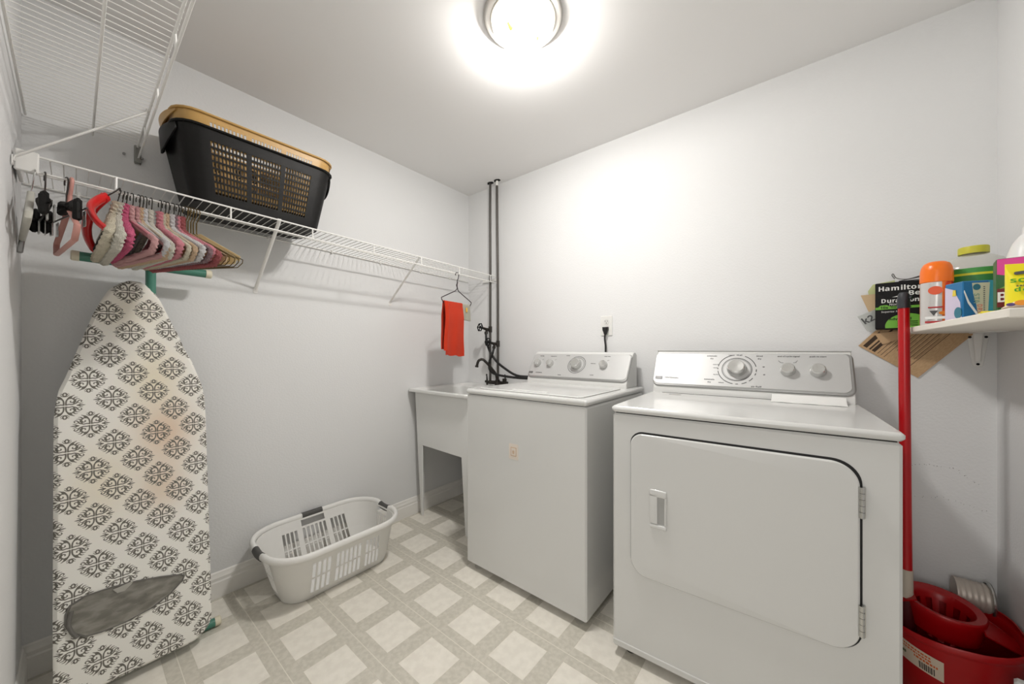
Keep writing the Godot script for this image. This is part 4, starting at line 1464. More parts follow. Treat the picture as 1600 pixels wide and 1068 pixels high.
	# yarn covered hangers
	var cream := yarn("cream", Color(0.96, 0.92, 0.82))
	var ivory := yarn("ivory", Color(0.96, 0.94, 0.88))
	var white := yarn("white", Color(0.96, 0.95, 0.95))
	var hot := yarn("hot_pink", Color(0.93, 0.42, 0.58))
	var pink := yarn("pink", Color(0.95, 0.60, 0.65))
	var soft := yarn("soft_pink", Color(0.96, 0.74, 0.74))
	var rose := yarn("rose", Color(0.70, 0.36, 0.37))
	var mauve := yarn("mauve", Color(0.62, 0.50, 0.52))
	var peach := yarn("peach", Color(0.93, 0.80, 0.66))
	for q in [
		["cream crocheted hanger next to the red hanger", 1.899, 0.03, cream, 0.185, 0.215, 0.0115, null, -0.21],
		["ivory crocheted hanger second along from the red hanger", 1.891, 0.04, ivory, 0.19, 0.218, 0.0115, null, -0.15],
		["hot pink crocheted hanger", 1.884, 0.05, hot, 0.175, 0.208, 0.0115, null, -0.09],
		["soft pink crocheted hanger behind the hot pink one", 1.874, 0.19, soft, 0.19, 0.215, 0.0085, pink, 0.0],
		["white and pink crocheted hanger with a twisted trim", 1.859, 0.26, soft, 0.185, 0.222, 0.008, white, 0.0],
		["butter yellow crocheted hanger trimmed in cream", 1.851, 0.25, peach, 0.188, 0.225, 0.0085, cream, 0.0],
		["white crocheted hanger with cream trim beside the butter yellow one", 1.842, 0.17, white, 0.19, 0.218, 0.0085, cream, 0.0],
		["slim ivory crocheted hanger before the gap in the row", 1.829, 0.16, ivory, 0.188, 0.222, 0.0085, null, 0.0],
		["bright pink crocheted hanger after the gap in the row", 1.806, 0.14, pink, 0.185, 0.212, 0.0105, null, 0.0],
		["cream hanger with dark flecks beside the bright pink one", 1.795, 0.20, cream, 0.188, 0.218, 0.007, ivory, 0.0],
		["peach and cream crocheted hanger in the dense end of the row", 1.787, 0.24, peach, 0.19, 0.218, 0.0075, cream, 0.0],
		["plain white wrapped hanger in the dense end of the row", 1.774, 0.27, white, 0.19, 0.213, 0.0095, null, 0.0],
		["mauve crocheted hanger with pink edging", 1.763, 0.33, mauve, 0.19, 0.215, 0.008, pink, 0.0],
		["pink crocheted hanger beside the dark rose one", 1.757, 0.34, pink, 0.188, 0.21, 0.008, null, 0.0],
		["dark rose crocheted hanger beside the wire hangers", 1.747, 0.37, rose, 0.19, 0.222, 0.0095, null, 0.0]]:
		yarn_hanger("yarn_hanger", q[0], q[1], q[2], q[3], q[4], q[5], q[6], q[7], q[8])
	# dry cleaner's wire hangers, some with a card cape
	var gold := mat("gilt_wire", Color(0.42, 0.35, 0.22), 0.35, 0.8)
	var card := mat("card", Color(0.92, 0.85, 0.76), 0.75, 0.0, {"backlight_enabled": true, "backlight": Color(0.9, 0.8, 0.68)})
	var card2 := mat("card_olive", Color(0.90, 0.84, 0.69), 0.75, 0.0, {"backlight_enabled": true, "backlight": Color(0.85, 0.78, 0.6)})
	var i := 0
	for q in [[1.738, 0.40, null, "bare gilt wire hanger beside the dark rose hanger"], [1.732, 0.43, card, "gilt wire hanger with a pinkish tan card cape"], [1.724, 0.47, null, "bare gilt wire hanger between the two card capes"], [1.717, 0.50, card2, "gilt wire hanger with an olive tan card cape"], [1.708, 0.52, card2, "last wire hanger of the row, with a narrow tan card tube"]]:
		o = thing("wire_hanger", q[3], "hanger", Vector3.ZERO, 0.0, "hangers on the wire shelf rail")
		hang(o, q[0], q[1])
		st = MB.new()
		st.tube(hook_pts(0.085), 0.0016, 6)
		st.tube([Vector3(0.0015, -0.05, 0.001), Vector3(-0.0015, -0.07, -0.001), Vector3(0.0015, -0.09, 0.001)], 0.0022, 6)
		part("hook", st, gold, o)
		st = MB.new()
		st.tube(tri_path(0.2, 0.09, 0.195, 0.222), 0.0016, 6, true)
		part("wire", st, gold, o)
		if q[2]:
			st = MB.new()
			var low: float = 0.212 if i < 4 else 0.175
			st.prism(PackedVector2Array([Vector2(0.012, -0.094), Vector2(0.185, -0.186), Vector2(0.19, -0.196), Vector2(0.182, -low), Vector2(-0.182, -low), Vector2(-0.19, -0.196), Vector2(-0.185, -0.186), Vector2(-0.012, -0.094)]) if i < 4 else PackedVector2Array([Vector2(0.02, -0.092), Vector2(0.19, -0.182), Vector2(0.186, -0.2), Vector2(0.02, -0.112), Vector2(-0.02, -0.112), Vector2(-0.186, -0.2), Vector2(-0.19, -0.182), Vector2(-0.02, -0.092)]), -0.0012, 0.0012)
			part("card_cape", st, q[2], o, "tan card cape")
		i += 1

func towel_hanger() -> void:
	var z := 0.406
	var o := thing("wire_hanger", "dark wire hanger holding the orange towel, near the far end of the shelf", "hanger")
	hang(o, z, PI / 2 + 0.12)
	var dk := mat("plum_wire", Color(0.20, 0.15, 0.17), 0.4, 0.3)
	var st := MB.new()
	st.tube(hook_pts(0.105), 0.0028, 8)
	st.tube([Vector3(0.002, -0.06, 0.002), Vector3(-0.002, -0.08, -0.002), Vector3(0.002, -0.105, 0.002)], 0.004, 8)
	part("hook", st, dk, o)
	st = MB.new()
	st.tube(tri_path(0.148, 0.102, 0.178, 0.206, 0.016), 0.003, 8, true)
	part("wire", st, dk, o)
	# towel folded over the bar; hanger axes: x along the rail after the turn
	var b := Basis(Vector3.UP, PI / 2 + 0.12)
	var at := o.position
	var t := thing("towel", "orange towel folded over the wire hanger", "towel", at)
	t.basis = b
	var fn := func(u: float, w: float) -> Vector3:
		var x := lerpf(-0.128, 0.045, u)
		var bar := -0.202
		var L0 := 0.335; var L1 := 0.30
		var s := w * (L0 + L1 + 0.03) - L0
		var front := s < 0.0
		var y: float; var zz: float
		if s < -0.0:
			y = bar + s; zz = 0.010 + 0.012 * smoothstep(0.0, 0.1, -s)
		elif s < 0.03:
			var a := PI * s / 0.03
			y = bar + 0.0095 * sin(a); zz = 0.010 * cos(a)
		else:
			y = bar - (s - 0.03); zz = -0.010 - 0.012 * smoothstep(0.0, 0.1, s - 0.03)
		var d := clampf((bar - y) / 0.3, 0.0, 1.0)
		zz += (0.0045 * sin(u * 11.0 + d * 1.5) + 0.004 * sin(u * 5.0 - d * 4.0)) * d
		x += 0.007 * sin(d * 5.0 + u) * d
		y += -0.012 * d * u + 0.003 * sin(u * 14.0) * d
		return Vector3(x, y, zz)
	var us := []; var vs := []
	for i in 19: us.append(i / 18.0)
	for i in 61: vs.append(i / 60.0)
	st = MB.new()
	st.shell(fn, us, vs, func(_i, _j): return false, 0.006, false)
	var cloth := mat("orange_towel", Color(0.77, 0.19, 0.05), 0.95, 0.0, {"heightmap_enabled": true, "heightmap_texture": bump_tex(41, 0.2, 256), "heightmap_scale": 0.1, "uv1_triplanar": true, "uv1_scale": Vector3(12, 12, 12), "rim_enabled": true, "rim": 0.3})
	part("towel", st, cloth, t, "", 60.0)
	# second fold hanging at the left edge
	st = MB.new()
	var f2 := func(u: float, w: float) -> Vector3:
		var d := 1.0 - w
		return Vector3(lerpf(-0.143, -0.105, u) + 0.006 * sin(d * 5.0) * d, -0.205 - 0.305 * d, 0.024 + 0.010 * sin(u * 3.0) + 0.004 * sin(d * 6.0))
	us = []; vs = []
	for i in 7: us.append(i / 6.0)
	for i in 25: vs.append(i / 24.0)
	st.shell(f2, us, vs, func(_i, _j): return false, 0.005, false)
	part("inner_fold", st, cloth, t, "", 60.0)
	var c := thing("cloth", "small cream fringed cloth hanging beside the orange towel", "cloth", at)
	c.basis = b
	st = MB.new()
	var f3 := func(u: float, w: float) -> Vector3:
		var x := lerpf(0.046, 0.124, u)
		var L0 := 0.1
		var s := w * (L0 * 2.0 + 0.02) - L0
		var y: float; var zz: float
		if s < 0.0:
			y = -0.202 + s; zz = 0.007
		elif s < 0.02:
			y = -0.202 + 0.006 * sin(PI * s / 0.02); zz = 0.007 * cos(PI * s / 0.02)
		else:
			y = -0.202 - (s - 0.02); zz = -0.007
		var d := clampf((-0.202 - y) / 0.1, 0.0, 1.0)
		return Vector3(x + 0.012 * d * u, y - 0.006 * u * d, zz + 0.003 * sin(u * 12.0) * d)
	us = []; vs = []
	for i in 13: us.append(i / 12.0)
	for i in 31: vs.append(i / 30.0)
	st.shell(f3, us, vs, func(_i, _j): return false, 0.003, false)
	part("cloth", st, yarn("cloth", Color(0.90, 0.88, 0.80)), c, "", 60.0)
	st = MB.new()
	st.box(Vector3(0.086, -0.236, 0.0105), Vector3(0.016, 0.03, 0.002), 0.0008)
	part("motif", st, mat("motif_yellow", Color(0.85, 0.68, 0.28), 0.8), c, "small yellow motif")
	st = MB.new()
	for k in 9:
		st.tube([Vector3(0.047, -0.212 - 0.01 * k, 0.008), Vector3(0.040, -0.215 - 0.01 * k, 0.011)], 0.0016, 5)
	part("fringe", st, mats.yarn_cloth, c)

# ---------------------------------------------------------------- corner shelf and what stands on it
func face_box(o: Node3D, called: String, s: Vector3, m: Material, bev := 0.002) -> MeshInstance3D:
	var st := MB.new()
	st.box(Vector3(0, s.y / 2, 0), s, bev)
	return part(called, st, m, o)

func on_front(x: float, y: float, z: float, turn := 0.0) -> Transform3D:
	return Transform3D(Basis(Vector3(0, 0, 1), turn), Vector3(x, y, z))

func patch(parent: Node3D, called: String, poly: PackedVector2Array, T: Transform3D, m: Material, label := "") -> MeshInstance3D:
	var st := MB.new()
	st.xf = T
	st.prism(poly, -0.0004, 0.0006)
	return part(called, st, m, parent, label)

func oval(w: float, h: float, n := 28) -> PackedVector2Array:
	var p := PackedVector2Array()
	for i in n: p.append(Vector2(cos(TAU * i / n) * w / 2, sin(TAU * i / n) * h / 2))
	return p

func swirl_can() -> ImageTexture:
	# u round the can, v downwards: silver front, orange to red swirl on one side
	var W := 128; var H := 128
	var im := Image.create(W, H, false, Image.FORMAT_RGBA8)
	for y in H:
		for x in W:
			var u := float(x) / W; var v := float(y) / H
			var c := Color(0.80, 0.79, 0.78)
			var d := wrapf(u - 0.75, -0.5, 0.5)
			if d > 0.02 or d < -0.25:
				var a := atan2(v - 0.35, maxf(absf(d), 0.001) * 3.0)
				c = Color(0.92, 0.45, 0.12).lerp(Color(0.76, 0.08, 0.05), clampf(d * 4.0 + 0.35 * sin(a * 9.0), 0.0, 1.0))
			if d > 0.13 or d < -0.3:
				c = Color(0.72, 0.06, 0.05)
			im.set_pixel(x, y, c)
	return ImageTexture.create_from_image(im)

func kraft_form() -> ImageTexture:
	var im := Image.create(512, 384, false, Image.FORMAT_RGBA8)
	im.fill(Color(0.76, 0.63, 0.48))
	var n := FastNoiseLite.new()
	n.seed = 4
	n.frequency = 0.03
	for y in 384:
		for x in 512:
			var f := 0.05 * n.get_noise_2d(x, y * 3.0)
			im.set_pixel(x, y, Color(0.76 + f, 0.63 + f, 0.48 + f))
	var ink := Color(0.25, 0.19, 0.14)
	im.fill_rect(Rect2i(20, 22, 170, 24), ink)
	im.fill_rect(Rect2i(20, 60, 290, 10), ink)
	im.fill_rect(Rect2i(20, 78, 180, 22), ink)
	var r := RandomNumberGenerator.new()
	r.seed = 7
	for k in 9:
		im.fill_rect(Rect2i(20 if k < 3 else 120, 116 + k * 21, r.randi_range(220, 360), 3), ink)
		im.fill_rect(Rect2i(130, 124 + k * 21, r.randi_range(120, 300), 2), Color(0.45, 0.36, 0.27))
	im.fill_rect(Rect2i(20, 300, 470, 3), ink)
	im.fill_rect(Rect2i(486, 20, 3, 283), ink)
	im.fill_rect(Rect2i(20, 20, 470, 2), ink)
	return ImageTexture.create_from_image(im)

func corner_shelf() -> void:
	var top := 1.2045
	var o := thing("corner_shelf", "white board shelf on a bracket in the right corner, loaded with cleaning supplies", "shelf")
	var st := MB.new()
	st.box(Vector3((2.361 + RW) / 2, 1.1955, 0.4665), Vector3(RW - 2.361, 0.018, 0.931), 0.002)
	part("board", st, mat("shelf_white", Color(0.90, 0.88, 0.84), 0.5), o)
	st = MB.new()
	st.xf = Transform3D(Basis.IDENTITY, Vector3(2.552, 0, 0.0))
	st.prism(PackedVector2Array([Vector2(-0.026, 1.188), Vector2(0.026, 1.188), Vector2(0.012, 1.075), Vector2(0.008, 1.068), Vector2(-0.008, 1.068), Vector2(-0.012, 1.075)]), 0.0, 0.003, 0.001)
	st.box(Vector3(0, 1.186, 0.085), Vector3(0.04, 0.003, 0.17), 0.001)
	var br := part("bracket", st, mats.wire_white, o)
	st = MB.new()
	st.xf = Transform3D(Basis.IDENTITY, Vector3(2.552, 0, 0.003))
	st.prism(PackedVector2Array([Vector2(-0.012, 1.187), Vector2(0.012, 1.187), Vector2(0.006, 1.085), Vector2(-0.006, 1.085)]), 0.0, 0.008, 0.003)
	part("bracket_rib", st, mats.wire_white, br)
	for q in [[-0.018, 1.172], [0.018, 1.172], [0.0, 1.077]]:
		st = MB.new()
		st.tube([Vector3(2.552 + q[0], q[1], 0.0025), Vector3(2.552 + q[0], q[1], 0.0055)], 0.004, 10)
		part("screw", st, mats.hole_black, br)
	# black carton, its print turned to the room
	var yaw := deg_to_rad(-8.0)
	o = thing("carton", "black printed appliance carton with a green oval, at the outer end of the shelf", "box", Vector3(2.374, top, 0.055), yaw)
	var bw := 0.16; var bh := 0.172; var bd := 0.09
	var dark := mat("carton_black", Color(0.065, 0.06, 0.065), 0.5, 0.0, {"metallic_specular": 0.3})
	var b := face_box(o, "carton", Vector3(bw, bh, bd), dark)
	var f := bd / 2
	var wh := mat("print_white", Color(0.88, 0.88, 0.87), 0.5)
	var gr := mat("print_green", Color(0.40, 0.66, 0.18), 0.5)
	lettering("lettering", "Hamilton", 0.024, wh, b, on_front(-0.016, 0.150, f), true, 1.05)
	lettering("lettering", "Beach", 0.023, wh, b, on_front(0.040, 0.1285, f), true, 1.1)
	lettering("lettering", "Durathon", 0.021, wh, b, on_front(-0.017, 0.1045, f), true, 1.0)
	lettering("lettering", "Nonstick", 0.012, wh, b, on_front(-0.02, 0.0905, f), false)
	patch(b, "green_band", PackedVector2Array([Vector2(-0.079, 0.072), Vector2(0.079, 0.076), Vector2(0.079, 0.084), Vector2(-0.04, 0.083), Vector2(-0.05, 0.089), Vector2(-0.066, 0.088), Vector2(-0.072, 0.081), Vector2(-0.079, 0.081)]), on_front(0, 0, f), gr)
	lettering("lettering", "10x", 0.013, mats.hole_black, b, on_front(-0.056, 0.0795, f + 0.0006))
	lettering("lettering", "more durable", 0.008, mats.hole_black, b, on_front(-0.014, 0.0795, f + 0.0006))
	lettering("lettering", "Superior Nonstick", 0.009, wh, b, on_front(-0.028, 0.064, f), false)
	var half := PackedVector2Array()
	for i in 21:
		var a := PI * (-0.05 + 1.1 * i / 20.0)
		half.append(Vector2(0.002 + cos(a) * 0.056, 0.010 + maxf(-0.008, sin(a) * 0.045)))
	patch(b, "green_oval", half, on_front(0, 0, f), gr)
	lettering("lettering", "Advanced", 0.012, mats.hole_black, b, on_front(-0.016, 0.036, f + 0.0006))
	for y in [0.026, 0.019, 0.012]:
		patch(b, "print_line", rrect(0.05, 0.0026, 0.001, 2), on_front(0.002, y, f + 0.0006), mats.hole_black)
	patch(b, "swoosh", PackedVector2Array([Vector2(-0.036, 0.1165), Vector2(0.008, 0.130), Vector2(0.004, 0.1175)]), on_front(0, 0, f), wh)
	# wire hanger lying over the carton
	o = thing("wire_hanger", "tangled dark wire hanger lying on top of the black carton", "hanger", Vector3(2.374, top + bh, 0.06), yaw)
	st = MB.new()
	st.tube(smooth([Vector3(-0.03, 0.014, 0.02), Vector3(-0.037, 0.028, 0.02), Vector3(-0.034, 0.033, 0.02), Vector3(-0.025, 0.016, 0.02), Vector3(0.0, 0.009, 0.02), Vector3(0.03, 0.016, 0.02), Vector3(0.055, 0.022, 0.01), Vector3(0.11, 0.028, -0.02), Vector3(0.15, 0.028, -0.03), Vector3(0.15, 0.022, -0.033), Vector3(0.1, 0.012, -0.02), Vector3(0.05, 0.0075, 0.005), Vector3(0.02, 0.004, 0.02), Vector3(-0.02, 0.0022, 0.03), Vector3(0.03, 0.012, 0.025), Vector3(0.06, 0.020, 0.015)]), 0.0015, 6)
	part("wire", st, mats.dark_steel, o)
	# spray can
	o = thing("spray_can", "orange-capped spray can with a silver and red label, beside the black carton", "spray can", Vector3(2.4, top, 0.295))
	st = MB.new()
	st.lathe([Vector2(0, 0), Vector2(0.033, 0), Vector2(0.0345, 0.003), Vector2(0.0345, 0.128), Vector2(0.0325, 0.136), Vector2(0, 0.136)], 36)
	var can := part("can", st, mat("can_print", Color.WHITE, 0.25, 0.2, {"albedo_texture": swirl_can()}), o)
	st = MB.new()
	st.lathe([Vector2(0.033, 0.132), Vector2(0.0352, 0.134), Vector2(0.0345, 0.168), Vector2(0.032, 0.182), Vector2(0.027, 0.192), Vector2(0.018, 0.198), Vector2(0.0, 0.2)], 36)
	part("cap", st, mat("cap_orange", Color(0.95, 0.45, 0.05), 0.3), o, "domed orange cap")
	for q in [[0.052, 0.004, 0.03], [0.018, 0.008, 0.042], [0.006, 0.006, 0.042]]:
		patch(can, "label_band", PackedVector2Array([Vector2(-q[2] / 2, 0), Vector2(q[2] / 2, 0), Vector2(q[2] / 2, q[1]), Vector2(-q[2] / 2, q[1])]), Transform3D(Basis(Vector3.UP, -0.25), Vector3(-0.0085, q[0], 0.0338)), mats.red_plastic if q[1] < 0.007 else mats.paper_white)
	patch(can, "emblem", oval(0.03, 0.026), Transform3D(Basis(Vector3.UP, -0.25), Vector3(-0.0085, 0.106, 0.0340)), mat("emblem_orange", Color(0.86, 0.33, 0.16), 0.4))
	patch(can, "warning_triangle", PackedVector2Array([Vector2(-0.009, 0.016), Vector2(0.009, 0.016), Vector2(0, 0)]), Transform3D(Basis(Vector3.UP, -0.25), Vector3(-0.012, 0.028, 0.0338)), mats.print_grey)
	patch(can, "fruit_mark", oval(0.022, 0.011), Transform3D(Basis(Vector3.UP, 0.25), Vector3(0.0085, 0.036, 0.0338)), mat("fruit_orange", Color(0.93, 0.52, 0.1), 0.4))
	# clear jug behind
	o = thing("jug", "clear dome-shouldered jug with a yellow-green cap and green label, at the back", "jug", Vector3(2.492, top, 0.215))
	st = MB.new()
	st.lathe([Vector2(0, 0), Vector2(0.072, 0), Vector2(0.078, 0.006), Vector2(0.078, 0.165), Vector2(0.073, 0.185), Vector2(0.058, 0.205), Vector2(0.038, 0.217), Vector2(0.025, 0.222), Vector2(0.025, 0.23)], 40, 0.9)
	part("jug", st, mat("jug_clear", Color(0.90, 0.89, 0.84, 0.30), 0.1, 0.0, {"transparency": BaseMaterial3D.TRANSPARENCY_ALPHA}), o)
	st = MB.new()
	st.lathe([Vector2(0.0245, 0.224), Vector2(0.0315, 0.224), Vector2(0.0315, 0.243), Vector2(0.030, 0.246), Vector2(0, 0.246)], 36)
	part("cap", st, mat("cap_lime", Color(0.76, 0.74, 0.20), 0.4), o, "yellow-green screw cap")
	for q in [[0.02, 0.150, "label_green", Color(0.15, 0.47, 0.20)], [0.150, 0.157, "label_yellow", Color(0.80, 0.80, 0.15)], [0.157, 0.172, "label_green_light", Color(0.22, 0.55, 0.22)]]:
		st = MB.new()
		st.lathe([Vector2(0.0788, q[0]), Vector2(0.0788, q[1])], 40, 0.9)
		part("label_band", st, mat(q[2], q[3], 0.45), o)
	# blue box of sheets, corner toward the room
	o = thing("box", "blue and teal box with a cream panel, right beside the spray can", "box", Vector3(2.419, top, 0.488), deg_to_rad(18.0))
	var teal := mat("box_blue", Color(0.05, 0.42, 0.63), 0.4)
	b = face_box(o, "carton", Vector3(0.058, 0.104, 0.060), teal)
	var fz := 0.030
	patch(b, "teal_edge", PackedVector2Array([Vector2(0.0157, 0.002), Vector2(0.0278, 0.002), Vector2(0.0278, 0.102), Vector2(0.0191, 0.102)]), on_front(0.0000, 0, fz), mat("box_teal", Color(0.16, 0.60, 0.66), 0.4))
	patch(b, "cream_panel", PackedVector2Array([Vector2(-0.0116, 0.098), Vector2(0.0209, 0.098), Vector2(0.0174, 0.020), Vector2(0.0128, 0.003), Vector2(0.0000, 0.005), Vector2(-0.0035, 0.04), Vector2(-0.0093, 0.07)]), on_front(0.0000, 0, fz + 0.0004), mat("box_cream", Color(0.80, 0.80, 0.68), 0.5))
	patch(b, "white_curve", PackedVector2Array([Vector2(-0.0273, 0.075), Vector2(-0.0267, 0.08), Vector2(-0.0174, 0.05), Vector2(-0.0029, 0.022), Vector2(-0.0012, 0.016), Vector2(-0.0046, 0.016), Vector2(-0.0197, 0.045)]), on_front(0.0000, 0, fz + 0.0008), mats.paper_white)
	patch(b, "blue_seal", oval(0.014, 0.016), on_front(-0.0035, 0.087, fz + 0.001), mat("seal_blue", Color(0.12, 0.42, 0.5), 0.4))
	lettering("lettering", "STA", 0.015, mat("print_sage", Color(0.55, 0.66, 0.58), 0.5), b, on_front(-0.0035, 0.058, fz + 0.001, -PI / 2), true)
	lettering("lettering", "DRY", 0.013, mat("print_salmon", Color(0.82, 0.50, 0.40), 0.5), b, on_front(0.0023, 0.03, fz + 0.001, -PI / 2), true)
	for k in 14:
		patch(b, "print_line", rrect(0.003, 0.0022, 0.0005, 2), on_front(0.0104, 0.022 + 0.005 * k, fz + 0.0008), mats.print_grey)
	for q in [[-0.0087, 0.008, 0.0132, 0.014], [0.0023, 0.011, 0.0096, 0.018], [0.0116, 0.010, 0.0084, 0.016]]:
		patch(b, "berry_mark", oval(q[2], q[3], 14), on_front(q[0], q[1], fz + 0.0014), mat("berry", Color(0.66, 0.22, 0.12), 0.5))
	var side := Transform3D(Basis(Vector3.UP, -PI / 2), Vector3(-0.029, 0, 0))
	patch(b, "pale_end", PackedVector2Array([Vector2(-0.029, 0.002), Vector2(0.027, 0.002), Vector2(0.022, 0.05), Vector2(0.0, 0.085), Vector2(-0.029, 0.095)]), side, mat("box_pale", Color(0.80, 0.76, 0.84), 0.45))
	patch(b, "blue_seal", oval(0.024, 0.03), side * on_front(0.016, 0.022, 0.001), mats.seal_blue)
	patch(b, "yellow_bottle", PackedVector2Array([Vector2(-0.006, 0.068), Vector2(0.006, 0.068), Vector2(0.004, 0.084), Vector2(-0.004, 0.084)]), side * on_front(0.004, 0, 0.001), mat("print_yellow", Color(0.88, 0.78, 0.25), 0.5))
	# pink, green and red box
	o = thing("box", "tall pink, green and dark red box standing behind the yellow pouch", "box", Vector3(2.462, top, 0.655), deg_to_rad(-10.0))
	b = face_box(o, "carton", Vector3(0.085, 0.130, 0.055), mat("box_green", Color(0.14, 0.36, 0.16), 0.45))
	fz = 0.0275
	patch(b, "pink_panel", PackedVector2Array([Vector2(-0.0415, 0.095), Vector2(-0.02, 0.088), Vector2(0.0415, 0.1), Vector2(0.0415, 0.129), Vector2(-0.0415, 0.129)]), on_front(0, 0, fz), mat("box_pink", Color(0.84, 0.16, 0.55), 0.4))
	patch(b, "lime_panel", PackedVector2Array([Vector2(-0.0415, 0.06), Vector2(0.0415, 0.065), Vector2(0.0415, 0.096), Vector2(-0.01, 0.083)]), on_front(0, 0, fz), mat("box_lime", Color(0.48, 0.66, 0.26), 0.45))
	patch(b, "red_panel", PackedVector2Array([Vector2(-0.0415, 0.02), Vector2(0.0415, 0.022), Vector2(0.0415, 0.067), Vector2(-0.0415, 0.062)]), on_front(0, 0, fz + 0.0004), mat("box_red", Color(0.42, 0.02, 0.07), 0.4))
	lettering("lettering", "Bounce", 0.032, mats.paper_white, b, on_front(0.003, 0.043, fz + 0.0008), true, 0.8)
	# yellow pouch
	o = thing("pouch", "bright yellow printed pouch at the room end of the shelf", "pouch", Vector3(2.430, top, 0.866), deg_to_rad(-12.0))
	var yel := mat("pouch_yellow", Color(0.93, 0.87, 0.10), 0.35)
	st = MB.new()
	var prof := [[0.0, 0.028], [0.012, 0.030], [0.045, 0.024], [0.08, 0.010], [0.096, 0.003], [0.106, 0.0018], [0.107, 0.001]]
	var rs := []
	for q in prof:
		var r := PackedVector3Array()
		for p in rrect(0.108, q[1] * 2.0, minf(q[1] * 0.95, 0.028), 4):
			r.append(Vector3(p.x, q[0] - 0.006 * p.x / 0.054 * (q[0] / 0.107), -p.y))
		rs.append(r)
	st.rings(rs)
	b = part("pouch", st, yel, o, "", 60.0)
	var tilt := Transform3D(Basis(Vector3.RIGHT, -0.3), Vector3(0, 0.045, 0.0262))
	var lime := mat("print_lime", Color(0.30, 0.62, 0.10), 0.5)
	lettering("lettering", "scent", 0.018, lime, b, tilt * on_front(-0.026, 0.027, 0.0), true)
	lettering("lettering", "senteur de", 0.007, mats.print_grey, b, tilt * on_front(-0.024, 0.012, 0.0), true)
	lettering("lettering", "de", 0.015, lime, b, tilt * on_front(-0.036, 0.002, 0.001), true)
	patch(b, "dark_stamp", rrect(0.04, 0.008, 0.003, 3), tilt * on_front(-0.024, 0.047, -0.002, 0.12), mats.print_grey)
	patch(b, "pale_spot", oval(0.04, 0.045), Transform3D(Basis(Vector3.RIGHT, -0.05), Vector3(0.03, 0.024, 0.0292)), mat("spot_pale", Color(0.86, 0.80, 0.70), 0.5))
	# small sachet lying in front
	b.scale = Vector3(0.98, 0.80, 0.9)
	o = thing("sachet", "small orange, white and blue sachet lying in front of the yellow pouch", "sachet", Vector3(2.392, top, 0.902), deg_to_rad(-14.0))
	st = MB.new()
	rs = []
	for i in 9:
		var x := lerpf(-0.046, 0.03, i / 8.0)
		var e := sin(PI * clampf((i + 0.4) / 8.8, 0.0, 1.0))
		var r := PackedVector3Array()
		for k in 12:
			var a := TAU * k / 12.0
			r.append(Vector3(x, 0.0125 * e + 0.0005 + sin(a) * 0.012 * e, -cos(a) * (0.008 + 0.012 * e)))
		rs.append(r)
	st.rings(rs)
	b = part("wrapper", st, mat("sachet_white", Color(0.88, 0.80, 0.72), 0.4), o, "", 60.0)
	for q in [[-0.012, 0.016, 0.024, 0.016, "sachet_orange", Color(0.88, 0.55, 0.15)], [0.010, 0.018, 0.026, 0.011, "sachet_blue", Color(0.12, 0.17, 0.36)], [-0.030, 0.012, 0.016, 0.01, "sachet_violet", Color(0.33, 0.25, 0.45)]]:
		patch(b, "printed_spot", oval(q[2], q[3], 16), Transform3D(Basis(Vector3.RIGHT, -0.35), Vector3(q[0], q[1], 0.0185)), mat(q[4], q[5], 0.45))
	b.scale = Vector3.ONE * 0.64
	o = thing("packet", "flat yellow packet lying under the sachet at the shelf edge", "packet", Vector3(2.402, top, 0.79), deg_to_rad(-10.0))
	face_box(o, "packet", Vector3(0.075, 0.004, 0.05), yel, 0.001)
	# white rounded bottle at the wall
	o = thing("bottle", "white round-shouldered plastic bottle against the right wall, cut by the picture edge", "bottle", Vector3(2.549, top, 0.375))
	st = MB.new()
	st.lathe([Vector2(0, 0), Vector2(0.039, 0), Vector2(0.042, 0.004), Vector2(0.042, 0.13), Vector2(0.0405, 0.16), Vector2(0.035, 0.19), Vector2(0.027, 0.215), Vector2(0.017, 0.232), Vector2(0.012, 0.238), Vector2(0.012, 0.255), Vector2(0, 0.255)], 36)
	part("bottle", st, mats.white_plastic, o, "", 60.0)
	# kraft form hanging under the shelf, flat on the wall
	o = thing("paper_form", "brown kraft paper form with dark printed lines, hung crooked under the shelf", "paper")
	var c0 := Vector2(2.25, 1.143); var c1 := Vector2(2.411, 1.022); var c2 := Vector2(2.545, 1.185)
	var dx := (c1 - c0); var dy := (c2 - c1)
	st = MB.new()
	var c3 := c0 + dy
	var pl := [Vector3(c0.x, c0.y, 0.006), Vector3(c1.x, c1.y, 0.004), Vector3(c2.x, c2.y, 0.003), Vector3(c3.x, c3.y, 0.003)]
	var uv := [Vector2(0, 0), Vector2(0, 1), Vector2(1, 1), Vector2(1, 0)]
	st.quad(pl[0], pl[1], pl[2], pl[3], uv[0], uv[1], uv[2], uv[3])
	var lift := Vector3(0, 0, -0.0012)
	st.quad(pl[3] + lift, pl[2] + lift, pl[1] + lift, pl[0] + lift)
	for i in 4:
		var j := (i + 1) % 4
		st.quad(pl[i] + lift, pl[j] + lift, pl[j], pl[i])
	part("sheet", st, mat("kraft", Color.WHITE, 0.85, 0.0, {"albedo_texture": kraft_form()}), o)
	st = MB.new()
	st.prism(PackedVector2Array([Vector2(2.296, 1.19), Vector2(2.318, 1.148), Vector2(2.40, 1.185), Vector2(2.36, 1.2)]), 0.008, 0.0095)
	part("folded_corner", st, mat("kraft_plain", Color(0.78, 0.65, 0.50), 0.85), o)
	# slips of paper beside the carton
	o = thing("paper_slip", "clear plastic slip with blurred grey lettering, left of the black carton", "paper", Vector3(2.275, 1.235, 0.012))
